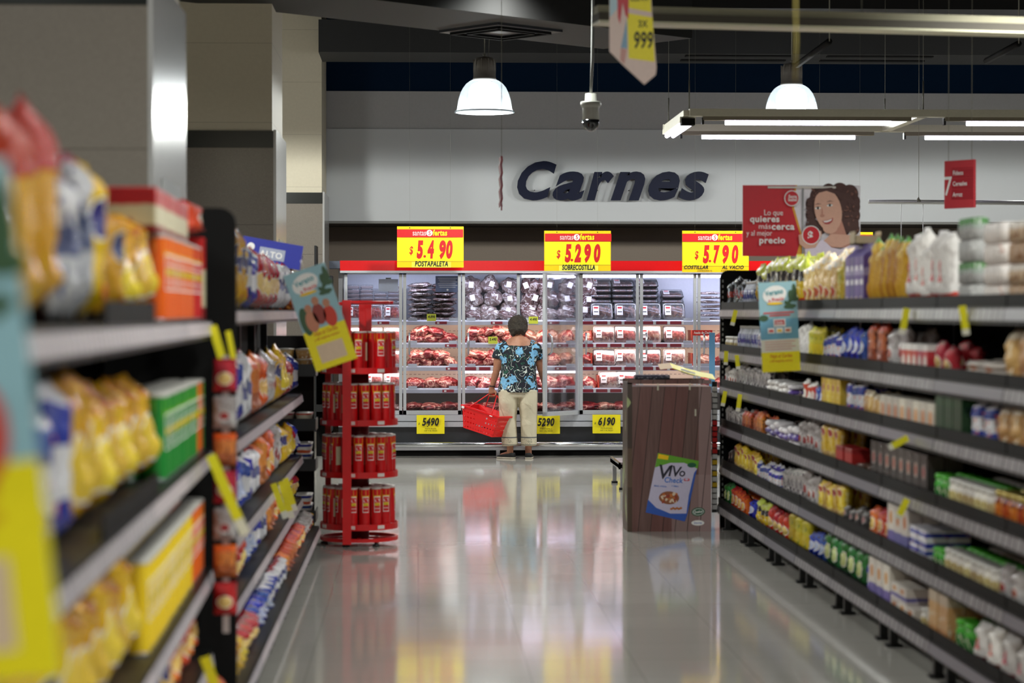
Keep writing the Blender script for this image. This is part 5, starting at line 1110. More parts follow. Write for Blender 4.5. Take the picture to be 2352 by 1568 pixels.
# lowest
RR(5, 1655, 1690, 'bag', 'green', 'green bag', rows=2, dims=(.15, .08, .17)); RR(5, 1690, 1722, 'bag', 'orange', 'orange red bag', rows=2, dims=(.15, .08, .15)); RR(5, 1722, 1748, 'bag', 'blue', 'blue and white bag', rows=2, dims=(.15, .08, .15)); RR(5, 1748, 1775, 'bag', 'lime', 'yellow green bag', rows=2, dims=(.14, .08, .17)); RR(5, 1775, 1820, 'bag', 'red', 'bright red bag', rows=2, dims=(.17, .09, .18)); RR(5, 1820, 1868, 'bagL', 'pastay', 'upright yellow bag', rows=2, dims=(.19, .09, .25))
RR(5, 1868, 1905, 'bag', 'blue', 'dark blue bag', rows=2, dims=(.17, .08, .15)); RR(5, 1905, 2000, 'bagL', 'green', 'large green bag', rows=2, dims=(.22, .1, .24)); RR(5, 2000, 2020, 'bag', 'bluewhite', 'blue printed bag', rows=2, dims=(.14, .08, .15)); RR(5, 2020, 2072, 'box', 'cream', 'tall cream box', rows=2, dims=(.15, .08, .24)); RR(5, 2072, 2130, 'sbox', 'cream', 'flat violet box', rows=2, layers=2, dims=(.17, .12, .075)); RR(5, 2130, 2160, 'jar', 'jarw', 'short white jar', rows=2, dims=(.09, .09, .1))
RR(5, 2160, 2210, 'box', 'tan', 'yellow brown box', rows=2, dims=(.16, .08, .24)); RR(5, 2210, 2250, 'jar', 'jarg', 'green jar with white lid', rows=3, dims=(.1, .1, .14)); RR(5, 2250, 2420, 'bag', 'whitered', 'white and red bag', rows=2, dims=(.18, .09, .18))
# ---- left shelving, far part
XL = -.80
leftf = Run((XL, 15.6), PI, 7.0, 6, [1.63, 1.06, .64, .35, .15], .295, -.12, 1.9)
bays(leftf, 6, ['farthest bay of the left shelving, ending at the red can rack', 'second bay from the far end of the left shelving', 'third bay from the far end of the left shelving', 'middle bay of the left shelving', 'fifth bay from the far end of the left shelving', 'left shelving bay just behind the tall black end panel'], 'left far shelving bays')
def LF(i, px0, px1, kind, mk, desc, **k):
    a, b = YX(px0, XL - .05 if i < 4 else -.72), YX(px1, XL - .05 if i < 4 else -.72); s0, s1 = 15.6 - b, 15.6 - a
    fill(leftf, i, max(.28, s0), min(6.95, s1), kind, mk, desc, 'left far shelving', **k)
LF(0, 500, 568, 'bagL', 'goldblue', 'gold snack bag', dims=(.2, .1, .34)); LF(0, 568, 592, 'bagL', 'bluewhite', 'white and blue snack bag', dims=(.19, .1, .3)); LF(0, 592, 636, 'bagL', 'red', 'red and gold snack bag', dims=(.2, .12, .3)); LF(0, 636, 664, 'bagL', 'silver', 'silver red snack bag', dims=(.18, .1, .26)); LF(0, 664, 702, 'jar', 'jarb', 'amber jar with gold lid', rows=2, layers=2, dims=(.1, .1, .15))
mix = [('bluewhite', 'blue and white'), ('red', 'red'), ('goldblue', 'yellow and blue'), ('orange', 'orange'), ('silver', 'silver'), ('blue', 'deep blue'), ('gold', 'gold'), ('clear', 'clear'), ('orangeb', 'orange brown')]
for i in range(1, 5):
    pxs = [470, 520, 556, 578, 596, 612, 628, 642, 655, 668, 680, 694]
    if i == 4: pxs = [430, 520, 566, 594, 620, 640, 660, 680, 700, 716, 730]
    for k, (a, b) in enumerate(zip(pxs, pxs[1:])):
        mk, nm = mix[(k * 4 + i * 5) % 9]; far = k > 7
        hh = (0, .32, .28, .2, .15)[i]; w_ = .17 if not far else .14
        LF(i, a, b, 'bagL', mk, '%s snack bag' % nm, dims=(w_, .11, hh if not far else hh * .75), tilt=-.0, jit=1.6, inset=-.02 if i in (1, 2) else .01)
# header with a blue card above the amber jars
c = P(655, 560, 15.0); q = thing('display_header', 'blue header card leaning above the amber jars on the left shelving', 'sign', (c.x, 15.0, 0), 0)
q.location = (-.98, 15.0, 1.93); q.rotation_euler = (0, math.radians(10), 0)
t = MB().b2((-.20, 0, 0), (.20, .01, .16), mat('blue_header_card', rgb(40, 48, 150), .4)); t.b2((-.08, -.003, .035), (.09, 0, .11), mat('header_grey', rgb(160, 165, 185), .4)); t.text('ALTO', 0, .05, .04, WHITE, -.005, .04); t.disc(-.14, .1, .025, .025, WHITE, -.002)
t.b2((-.2, .01, 0), (-.17, .16, .10), mat('blue_header_card', rgb(40, 48, 150), .4)); t.b2((.17, .01, 0), (.2, .16, .10), mat('blue_header_card', rgb(40, 48, 150), .4)); t.build('card', q)
# black stepped stand beyond the end
q = thing('snack_stand', 'black stepped wire stand with tubs between left shelving and red can rack', 'stand', (-.88, 16.0, 0))
blk = BLACK
MB().b2((-.2, .2, 0), (.14, .24, 1.45), BLACKM).build('back_panel', q)
for z in (1.22, .84, .56, .2):
    s_ = MB().b2((-.2, -.17, z - .02), (.155, .2, z), blk).b2((-.2, -.175, z - .05), (.165, -.165, z + .035), blk).build('tray', q)
    MB().b2((.158, -.165, z - .05), (.166, .2, z + .03), blk).build('tray_side', s_)
for i, z in enumerate((1.22, .84, .56, .2)):
    for k in range(2):
        for l in range(2 if i != 1 else 1):
            for r in range(2):
                mk = ('tan', 'cupr', 'cupb', 'cupb')[i]
                place('cup', mk, (-.88 + .08 - k * .13, 15.92 + r * .13, z + .001 + l * .07), 0, '%s tub on the %s tray of the black stand' % (('tan', 'red', 'blue and white', 'pale blue')[i], ('top', 'second', 'third', 'lowest')[i]), 'tubs on the %s tray of the stand' % ('top', 'second', 'third', 'lowest')[i], (.12, .12, .07))
# ---- left shelving, near part
th = PI + math.radians(1.29)
leftn = Run((-.77, 8.45), th, 5.85, 5, [1.59, 1.11, .67, .36, .14], .45, -.1, 1.98)
bays(leftn, 5, ['left shelving bay in front of the tall black end panel', 'left shelving bay holding orange crisps cans', 'left shelving bay with gold chip bags', 'nearest visible left shelving bay, very blurred', 'left shelving bay at the left picture edge'], 'left near shelving bays', [(-.1, 'tall black end panel splitting the left shelving', -.09)])
def LN(i, px0, px1, kind, mk, desc, **k):
    x = lambda Y: -.77 - .08 + (8.45 - Y) * .0225
    def s_of(px):
        Y = 6.0
        for _ in range(8): Y = YX(px, x(Y))
        return 8.45 - Y
    s0, s1 = s_of(px1), s_of(px0); fill(leftn, i, max(0.03, s0), max(min(5.8, s1), .16), kind, mk, desc, 'left near shelving', **k)
LN(0, -420, 10, 'bagXL', 'gold', 'large gold chip bag', dims=(.26, .13, .33)); LN(0, 10, 118, 'bagXL', 'goldred', 'gold chip bag with red top', dims=(.25, .13, .40)); LN(0, 118, 185, 'bagXL', 'silver', 'silver and blue chip bag', dims=(.24, .11, .36))
LN(0, 185, 262, 'bagXL', 'goldblue', 'yellow chip bag with blue patch', dims=(.25, .13, .33)); LN(0, 262, 335, 'bagXL', 'gold', 'shiny yellow chip bag', dims=(.24, .16, .27))
LN(0, 335, 408, 'can', 'orange', 'orange crisps can', rows=2); LN(0, 408, 445, 'can', 'red', 'red crisps can', rows=2); LN(0, 445, 500, 'box', 'redcream', 'red and cream biscuit box', rows=2, dims=(.12, .1, .30))
# stacked cartons behind the cans
for k in range(3): place('box', 'redcream', leftn.w(.13, .8 + k * .40, 1.59 + .265), th - PI / 2, 'red and cream carton lying on top of the crisps cans', 'red cartons on top of the cans', (.38, .19, .13))
place('bagL', 'orange', leftn.w(.10, .22, 1.59 + .302), th - PI / 2 + .2, 'bright orange bag lying above the red biscuit boxes', None, (.34, .16, .13), 1)
LN(1, -420, 60, 'bagXL', 'gold', 'big gold chip bag', dims=(.26, .13, .33)); LN(1, 60, 140, 'bagXL', 'bluewhite', 'blue and white chip bag', dims=(.25, .12, .33)); LN(1, 140, 230, 'bagXL', 'gold', 'glossy gold chip bag', dims=(.25, .14, .33), rows=2); LN(1, 230, 335, 'bagXL', 'gold', 'leaning gold chip bag', dims=(.26, .17, .35), tilt=0, inset=.02)
LN(1, 335, 415, 'can', 'green', 'green crisps can', rows=2); LN(1, 415, 452, 'can', 'orange', 'orange crisps can', rows=2); LN(1, 452, 500, 'can', 'green', 'green crisps can beside the end panel', rows=2)
LN(2, -420, 110, 'bagXL', 'goldblue', 'big yellow and blue chip bag', dims=(.26, .13, .29)); LN(2, 110, 290, 'bagXL', 'gold', 'gold chip bag with red print', dims=(.24, .14, .30)); LN(2, 290, 400, 'can', 'yellow', 'yellow crisps can', rows=2); LN(2, 400, 500, 'can', 'orange', 'deep orange crisps can', rows=2)
LN(3, -300, 360, 'bagL', 'goldblue', 'yellow snack bag', dims=(.2, .1, .2)); LN(3, 360, 500, 'bagL', 'orange', 'orange snack bag', dims=(.2, .12, .2)); LN(4, -300, 300, 'bagL', 'red', 'red snack bag', dims=(.2, .1, .18)); LN(4, 300, 500, 'bagL', 'orangeb', 'orange brown snack bag', dims=(.2, .1, .18))
# black trays on the shelf edge
for i, a, b, lab in ((0, 225, 362, 'smoked grey tray front below the shiny yellow chip bags'), (1, 215, 372, 'smoked grey tray front below the leaning gold chip bags')):
    x = -.72; y0, y1 = YX(a, x), YX(b, x); s0, s1 = 8.45 - y1, 8.45 - y0
    o = MB().b2((0, 0, 0), (.006, s1 - s0, .055), mat('smoked_riser', rgb(14, 13, 13), .6, spec=.15)).b2((.0, 0, 0), (.03, .006, .055), mat('smoked_riser', rgb(14, 13, 13), .6, spec=.15)).build('shelf_tray_front', loc=leftn.w(.006, s0, leftn.sh[i]), rot=(0, 0, th)); tag(o, lab, 'tray')
# hanging strip of little packs on the panel
q = thing('clip_strip', 'hanging strip of red and orange packs beside the black end panel', 'display strip', (-.70, 8.28, 0)); MB().b2((-.012, 0, .45), (.012, .003, 1.46), mat('strip_plastic', rgb(190, 180, 178), .3)).build('strip', q)
for k in range(7):
    me, _ = prod('packet', ('red', 'clear', 'orangeb')[k % 3], (.085, .05, .12), k % 3); o = bpy.data.objects.new('snack_pack', me); C.objects.link(o); o.parent = q; o.location = (.0, -.03, 1.33 - k * .135)
# ---- yellow shelf talkers: bent strips hanging from the rails
TALK = mat('yellow_strip', rgb(232, 222, 30), .45); TALKW = mat('strip_white_end', rgb(225, 222, 205), .45)
def talker(px, py, Y, L, ang, lab, w_=.03, ddx=0):
    p = P(px, py, Y); t = MB(); pts = [(0, 0), (-.006, -.25), (-.02, -.55), (-.022, -.8), (-.018, -1)]
    for k, (a, b) in enumerate(zip(pts, pts[1:])): t.box(((0), (a[0] + b[0]) / 2 * L * 5, (a[1] + b[1]) / 2 * L), (w_, .002, abs(b[1] - a[1]) * L * 1.01), TALK if k < 3 else TALKW)
    o = t.build('shelf_talker', loc=p, rot=(0, ang, 0)); return tag(o, lab, 'shelf label')
def TR(px, py, L, ang, lab): Y = YX(px, XR - .03); talker(px, py, Y, L, ang, lab)
TR(2083, 708, .12, .22, 'yellow strip hanging below the spaghetti packs on the right shelving'); TR(2210, 702, .12, -.12, 'yellow strip hanging below the flour bags on the right shelving')
TR(1690, 712, .11, .25, 'yellow strip at the far end of the top right rail'); TR(1668, 806, .1, .05, 'left one of two yellow strips on the second right rail'); TR(1692, 815, .1, -.1, 'right one of two yellow strips on the second right rail')
TR(1666, 898, .11, .2, 'left yellow strip on the third right rail, before a bright reflection'); TR(1700, 905, .12, .15, 'right yellow strip on the third right rail, before a bright reflection')
TR(2085, 1005, .1, 1.1, 'yellow strip curling outward from the third rail above the dark brown boxes'); TR(2084, 1146, .1, .5, 'yellow strip beneath the dark brown boxes of the right shelving')
for px, py, Y, L, ang, lab, w_ in ((488, 748, 8.3, .17, -.3, 'yellow strip on the top left rail next to the end panel', .03), (524, 760, 8.42, .13, -.2, 'thin yellow strip right before the black end panel', .02), (484, 1045, 7.9, .3, -.42, 'long yellow strip on the second left rail by the end panel', .035),
                              (470, 1508, 7.6, .2, -.35, 'yellow strip low on the left near shelving at the bottom edge', .035), (628, 1110, 12.4, .2, -.35, 'nearest of three yellow strips under the far left bags', .035), (645, 1105, 13.0, .22, -.3, 'middle one of three yellow strips under the far left bags', .035), (655, 1098, 13.4, .2, -.3, 'farthest of three yellow strips under the far left bags', .035)):
    talker(px, py, Y, L, ang, lab, w_)
# ---- holiday flyers hanging from the shelves
def flyer(px, py, Y, tilt, rz, lab, yf=.22, k=1.0, bright=1):
    p = P(px, py, Y); q = thing('hanging_flyer', lab, 'flyer', p, rz); q.rotation_euler = (0, tilt, rz)
    W, H = .12 * k, .28 * k; sky = mat('flyer_sky', rgb(150, 190, 200), .4); sea = mat('flyer_sea', rgb(110, 165, 190), .4); pal = mat('flyer_palm_green', rgb(60, 90, 60), .5)
    t = MB().b2((-W, 0, -H), (W, .002, H), sky); zc = -H + 2 * H * yf
    t.rect(-W, -H, W, zc, YEL, -.001)
    t.text('Viaje al Caribe', 0, zc - .035 * k, .022 * k, mat('flyer_orange_ink', rgb(205, 90, 20), .5), -.0025, .02, .15, .75); t.text('y 60 mejores amigos', 0, zc - .062 * k, .015 * k, mat('flyer_orange_ink', rgb(205, 90, 20), .5), -.0025, .02, .15, .8)
    t.disc(-.02 * k, H * .72, .075 * k, .055 * k, WHITE, -.001, rot=.2); t.text('Verano', -.02 * k, H * .72, .033 * k, mat('flyer_teal', rgb(40, 150, 160), .5), -.0025, .03, 0, .8, rot=.12)
    t.text('a Precio', -.01 * k, H * .57, .025 * k, mat('flyer_red', rgb(210, 60, 60), .5), -.0025, .03, 0, .8, rot=.12); t.disc(-.02 * k, H * .52, .05 * k, .008 * k, YELD, -.002)
    for a in range(7): t.disc(W * .72 + .02 * k * math.cos(a), H * .6 + .05 * k * math.sin(a * 1.3), .05 * k * (.5 + .07 * a), .014 * k, pal, -.0015 - .0001 * a, rot=a * .8)
    if yf < .3:
        t.rect(-W, zc, W, H * .18, sea, -.0008); t.disc(-W * .8, H * .2, .03 * k, .02 * k, pal, -.0012)
        t.rect(-W * .8, H * .3, W * .8, H * .33, mat('flyer_red', rgb(210, 60, 60), .5), -.002); t.rect(-W * .5, H * .24, W * .6, H * .27, mat('flyer_red', rgb(210, 60, 60), .5), -.002)
        t.rect(-.035 * k, 0, .04 * k, H * .17, WHITE, -.002); t.rect(-.028 * k, .01, .033 * k, H * .15, mat('flyer_logo_red', rgb(190, 60, 66), .5), -.003); t.text('Santa', 0, H * .08, .014 * k, WHITE, -.0045, .02); t.text('Isabel', 0, H * .03, .014 * k, WHITE, -.0045, .02)
        for a in (-1, 0, 1): t.rect(a * .052 * k - .022 * k, -H * .14, a * .052 * k + .022 * k, -H * .02, WHITE, -.002); t.rect(a * .052 * k - .014 * k, -H * .11, a * .052 * k + .014 * k, -H * .06, (mat('flyer_red', rgb(210, 60, 60), .5), YELD, mat('flyer_orange_ink', rgb(205, 90, 20), .5))[a + 1], -.003)
        t.rect(-W, zc, W, -H * .28, mat('flyer_pale_sand', rgb(225, 222, 205), .5), -.0012)
        for a in range(4): t.rect(-W * .8, -H * .34 - a * .016 * k, W * (.8 - .2 * (a % 2)), -H * .34 - a * .016 * k + .005, mat('flyer_faded_red', rgb(215, 150, 140), .5), -.002)
    else:
        for x_, z_, c_ in ((-.05, -.01, (200, 130, 100)), (-.0, .02, (150, 60, 50)), (.055, -.01, (205, 60, 40))):
            m_ = mat('flyer_figure_%d' % c_[0], rgb(*c_), .5); t.disc(x_ * k, z_ * k, .035 * k, .06 * k, m_, -.002); t.disc(x_ * k, (z_ + .075) * k, .02 * k, .024 * k, mat('flyer_figure_skin', rgb(190, 130, 100), .5), -.0022)
        t.disc(-W * .7, .0, .03 * k, .08 * k, pal, -.0013); t.rect(-W * .62, -H * .88, W * .62, -H * .88 + .1 * k, mat('flyer_pink_box', rgb(222, 195, 165), .5), -.002)
    t.build('printed_card', q); MB().tube([(0, .004, H), (0, .004, H + .05)], .003, LIDW, 6).build('hanging_clip', q)
flyer(1790, 750, 13.2, math.radians(-3), 0, 'upright blue and yellow holiday flyer hanging on the right shelving', .22, .94)
flyer(736, 728, 12.3, math.radians(-19), 0, 'tilted holiday flyer hanging over the left shelving before the can rack', .40, .98)
flyer(-175, 985, 2.75, math.radians(-6), 0, 'very blurred yellow holiday flyer at the lower left picture edge', .42, 1.12)
# ---- red rack of crisps cans
def can_rack():
    cx, cy = P(818, 1200, 15.85).x + .02, 15.87; q = thing('can_rack', 'round red metal rack with four tiers of crisps cans', 'rack', (cx, cy, 0)); R_ = .262
    tiers = (1.222, .862, .502, .142)
    MB().lathe([(.07, .03), (.07, 1.2)], mat('dark_red_core', rgb(110, 10, 16), .4), 20).build('core', q)
    for z in tiers:
        s_ = MB().lathe([(R_ * .2, z - .012), (R_, z - .012), (R_ + .004, z - .03), (R_ + .01, z - .03), (R_ + .01, z + .012), (R_ + .004, z + .012), (R_, z), (R_ * .2, z)], RED, 48, caps=False, smooth=False).build('tier', q)
        t = MB()
        for a in (-100, -55, -150): a = math.radians(a); t.box(((R_ + .012) * math.cos(a), (R_ + .012) * math.sin(a), z - .008), (.055, .004, .024), LABR, rz=a + PI / 2)
        t.build('ticket', s_)
    px = P(797, 1200, 15.6).x - cx
    t = MB().b2((px - .03, -R_ - .035, .02), (px + .03, -R_ - .005, 1.7), RED); t.build('post', q)
    MB().b2((.0, .02, .3), (.05, .05, 1.7), RED).build('post', q); MB().b2((-.24, .1, .3), (-.2, .13, 1.68), RED).build('post', q); MB().b2((.05, -.03, 1.2), (.09, .0, 1.7), RED).build('post', q)
    z = 1.685; t = MB(); t.tube([(px - .03, -.27, z), (px + .28, -.1, z + .0), (.21, .0, z)], .012, RED, 8).tube([(px, -.27, z - .01), (-.2, .12, z - .01)], .012, RED, 8).tube([(.02, .03, z), (.24, -.02, z)], .012, RED, 8); t.build('top_bar', q)
    MB().lathe([(R_ - .01, .03), (R_ + .01, .03), (R_ + .01, .055), (R_ - .01, .055), (R_ - .01, .03)], RED, 48, caps=False, smooth=False).build('base_ring', q)
    for a in (-60, 60, 180, -110): a = math.radians(a); MB().lathe([(.025, 0), (.025, .012), (.01, .018), (.01, .035)], BLACK, 12, c=(R_ * .93 * math.cos(a), R_ * .93 * math.sin(a), 0)).build('foot', q)
    for a in (0, 90): a = math.radians(a); t = MB().box((0, 0, .042), (2 * R_ * .97, .03, .012), RED, rz=a); t.build('base_bar', q)
    me, lid = can('red'); n = ('top', 'second', 'third', 'bottom')
    for ti, z in enumerate(tiers):
        for r, cnt in ((.218, 16), (.128, 9)):
            for k in range(cnt):
                a = 2 * PI * (k + .5 * (ti % 2)) / cnt
                if ti == 0 and r > .2 and k % 5 == 3: continue
                o = bpy.data.objects.new('crisps_can', me); C.objects.link(o); o.location = (cx + r * math.cos(a), cy + r * math.sin(a), z + .001); o.rotation_euler = (0, 0, a + PI / 2 + (k * 2.4 % 1.4 - .7))
                tag(o, 'red crisps can on the %s tier of the round red rack' % n[ti], 'can', 'red cans on the %s tier' % n[ti]); l = bpy.data.objects.new('lid', lid); C.objects.link(l); l.parent = o
LABR = mat('pale_ticket', rgb(220, 205, 200), .4)
can_rack()
# ---- brown carton display
def carton():
    Y = 16.62; a = P(1452, 1217, Y); b = P(1634, 872, Y); w_ = b.x - a.x; H = b.z; q = thing('carton_display', 'tall dark wood printed carton display with a cereal picture on its side', 'display stand', (a.x, Y, 0))
    wd = bpy.data.materials.new('printed_dark_planks'); N = NT(wd); g = N.coord('Object'); x, y, z = N.sep(g)
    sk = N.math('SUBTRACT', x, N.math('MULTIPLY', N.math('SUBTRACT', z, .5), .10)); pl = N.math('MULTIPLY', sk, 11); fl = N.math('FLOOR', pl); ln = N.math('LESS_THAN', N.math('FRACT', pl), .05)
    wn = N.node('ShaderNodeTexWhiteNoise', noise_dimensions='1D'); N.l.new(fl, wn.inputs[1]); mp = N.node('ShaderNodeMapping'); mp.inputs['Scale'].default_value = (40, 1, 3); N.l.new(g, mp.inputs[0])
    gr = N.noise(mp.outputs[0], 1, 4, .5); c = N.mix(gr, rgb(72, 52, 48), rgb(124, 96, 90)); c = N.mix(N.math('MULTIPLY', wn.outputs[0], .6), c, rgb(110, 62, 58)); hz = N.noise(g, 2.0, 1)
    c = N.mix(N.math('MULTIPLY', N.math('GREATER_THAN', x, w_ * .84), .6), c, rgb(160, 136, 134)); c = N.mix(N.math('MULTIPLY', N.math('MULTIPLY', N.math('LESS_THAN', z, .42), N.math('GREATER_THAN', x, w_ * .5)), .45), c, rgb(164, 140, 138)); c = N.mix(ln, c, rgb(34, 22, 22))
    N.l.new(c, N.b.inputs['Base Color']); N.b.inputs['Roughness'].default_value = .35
    side = pack('green_swirl_print', [(0, (70, 52, 42)), (.3, (86, 66, 54)), (.55, (60, 46, 40))], None, ((150, 160, 110), 4), .4, 0, 0, None, .6)
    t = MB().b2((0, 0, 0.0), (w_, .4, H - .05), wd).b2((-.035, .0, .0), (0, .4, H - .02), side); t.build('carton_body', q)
    MB().b2((-.035, 0, H - .03), (w_, .012, H), wd).b2((-.035, .39, H - .03), (w_, .4, H), wd).build('top_rim', q)
    L = lambda zx, zy: (P(1400 + zx / 3.733, 820 + zy / 3.733, Y).x - a.x, P(1400 + zx / 3.733, 820 + zy / 3.733, Y).z)
    pw = mat('printed_pale_lilac', rgb(196, 190, 214), .4); pg = mat('printed_green', rgb(96, 160, 40), .4); pb = mat('printed_blue', rgb(48, 88, 176), .4); pk = mat('printed_ink', rgb(36, 34, 50), .5)
    t = MB(); y = -.0015
    t.flat([L(310, 1330), L(645, 1408), L(765, 890), L(415, 820)][::1], pw, y)
    t.flat([L(390, 945), L(520, 905), L(640, 905), L(755, 955), L(765, 890), L(415, 820)], pg, y - .0006); t.flat([L(412, 868), L(500, 880), L(508, 846), L(420, 828)], YELD, y - .0012)
    t.flat([L(310, 1330), L(645, 1408), L(660, 1340), L(520, 1340), L(400, 1290), L(330, 1220)], pb, y - .0006); t.flat([L(650, 1400), L(668, 1340), L(748, 960), L(725, 990), L(680, 1180)], pb, y - .0008)
    e = L(705, 925); t.disc(e[0], e[1], .033, .018, mat('printed_dark_green', rgb(24, 90, 60), .4), y - .0014)
    rot = -.13
    e = L(455, 1010)
    for ch, px_, py_, hh in (('V', 455, 1040, .105), ('I', 512, 1018, .085), ('V', 562, 1022, .08), ('O', 618, 1020, .062)):
        e = L(px_, py_); t.text(ch if ch != 'O' else 'o', e[0], e[1], hh, pk, y - .0016, .02, .1, 1.0, rot=rot)
    e = L(545, 1075); t.text('Check', e[0], e[1], .04, mat('printed_light_blue', rgb(70, 120, 200), .4), y - .0016, .03, .1, .9, rot=-.05)
    e = L(660, 1050); t.disc(e[0] - .008, e[1], .013, .01, mat('printed_red', rgb(200, 50, 60), .4), y - .0014); t.disc(e[0] + .01, e[1], .013, .01, mat('printed_red', rgb(200, 50, 60), .4), y - .0015); t.disc(e[0], e[1] + .002, .014, .006, pw, y - .0018)
    for px_, s_ in ((435, 'MAIZ, AVENA'), (560, 'Y FIBRA')): e = L(px_, 1112); t.text(s_, e[0], e[1], .012, mat('printed_light_blue', rgb(70, 120, 200), .4), y - .0016, .02, 0, .9, rot=-.08)
    e = L(510, 1205); t.disc(e[0], e[1], .075, .048, mat('printed_bowl_brown', rgb(140, 84, 52), .5), y - .0012, rot=-.05)
    rr = random.Random(5)
    for k in range(26):
        t.disc(e[0] + rr.uniform(-.055, .055), e[1] + rr.uniform(-.03, .034), rr.uniform(.008, .017), rr.uniform(.006, .012), (mat('printed_flake_orange', rgb(190, 110, 50), .5), mat('printed_flake_pale', rgb(218, 196, 170), .5), mat('printed_flake_red', rgb(150, 56, 40), .5))[k % 3], y - .0014 - k * .00002, 10, rr.random() * 3)
    e2 = L(635, 1195); t.disc(e2[0], e2[1], .035, .006, pw, y - .002, rot=.5); e2 = L(570, 1300)
    for k in range(6): t.disc(e2[0] + (k - 2.5) * .014, e2[1] + .006 * (k % 2), .01, .008, mat('printed_flake_orange', rgb(190, 110, 50), .5), y - .0016)
    e = L(760, 1325); t.disc(e[0], e[1], .05, .032, mat('printed_dark_green', rgb(24, 90, 60), .4), y, rot=.1); t.disc(e[0], e[1], .042, .024, WHITE, y - .0005, rot=.1); t.disc(e[0], e[1], .039, .021, mat('printed_dark_green', rgb(24, 90, 60), .4), y - .0008, rot=.1); t.text('Quaker', e[0], e[1] - .008, .02, WHITE, y - .0014, .02, .2, .8, rot=.1)
    e = L(757, 1420); t.rings([[Vector((e[0] + .048 * math.cos(k * PI / 10) * 1, y, e[1] + .02 * math.sin(k * PI / 10))) for k in range(20)], [Vector((e[0] + .048 * math.cos(k * PI / 10), y - .001, e[1] + .02 * math.sin(k * PI / 10))) for k in range(20)]], WHITE, smooth=False); t.text('Evercrisp', e[0], e[1] - .006, .014, pb, y - .0018, .01, .2, .8)
    t.build('printed_picture', q)
    for zx, zy in ((415, 255), (688, 252), (737, 475)): e = L(zx, zy); MB().b2((e[0] - .006, -.004, e[1] - .025), (e[0] + .006, 0, e[1] + .025), mat('pale_slot_tab', rgb(190, 186, 165), .4)).build('slot_tab', q)
    # dark pack, yellow flyer and others on top
    c = P(1500, 874, Y + .1); o = MB().b2((-.14, -.06, 0), (.12, .06, .035), pack('dark_striped_pack', [(0, (30, 30, 40)), (.5, (60, 60, 80))], None, ((190, 190, 200), 6), .3), bev=.006).build('dark_packet', loc=(c.x, Y + .1, H - .02 + .02)); tag(o, 'dark striped packet lying on the brown carton display', 'packet')
    c = P(1585, 868, Y + .08); t = MB(); pts = [(-.21, .075), (-.12, .085), (0, .045), (.1, .02), (.2, .0)]
    for k, (p0, p1) in enumerate(zip(pts, pts[1:])): t.face([t.bm.verts.new(v) for v in ((p0[0], -.06, p0[1]), (p1[0], -.06, p1[1]), (p1[0], .12, p1[1] + .035), (p0[0], .12, p0[1] + .035))], YEL if k else mat('flyer_pink_box', rgb(222, 195, 165), .5))
    t.face([t.bm.verts.new(v) for v in ((-.06, -.062, .055), (.05, -.062, .024), (.055, .0, .048), (-.05, .0, .082))], mat('flyer_pale_sand', rgb(205, 202, 150), .5))
    o = t.build('fallen_flyer', loc=(c.x - .02, Y + .06, H + .002), recalc=False); m = o.modifiers.new('t', 'SOLIDIFY'); m.thickness = .002; tag(o, 'bent yellow flyer lying across the top of the brown carton display', 'flyer')
    MB().b2((0, .02, H - .06), (w_, .38, H - .051), mat('pale_inner_card', rgb(150, 150, 130), .5)).build('top_card', q)
    # coloured strip between carton and shelving
    X = XR - .045; q2 = thing('clip_strip', 'narrow vertical strip of white, red and yellow packs beside the carton display', 'display strip', (X, 16.84, 0)); MB().b2((-.02, 0, .12), (.02, .004, 1.1), BLACK).build('strip', q2)
    for k in range(22):
        z = 1.06 - k * .042; m = (WHITE if k < 6 else REDP if k < 12 else YELD if k < 19 and k % 2 else WHITE); MB().b2((-.018, -.03, z - .034), (.018, 0, z), m, bev=.004).build('small_pack', q2)
    # low metal trolley behind
    p = P(1418, 1110, 20.4); q3 = thing('low_trolley', 'low steel stand with short legs half hidden behind the brown carton', 'trolley', (p.x + .02, 20.5, 0)); MB().b2((0, 0, .2), (.8, .9, .235), ALU).build('deck', q3); t = MB().b2((0, 0, .19), (.8, .02, .25), CHROME).b2((0, 0, .19), (.02, .9, .25), CHROME); t.build('edge_rail', q3)
    for x_ in (.02, .76):
        for y_ in (.03, .84): MB().b2((x_, y_, 0), (x_ + .035, y_ + .035, .19), ALU).b2((x_ - .01, y_ - .01, 0), (x_ + .045, y_ + .045, .02), BLACK).build('leg', q3)
carton()
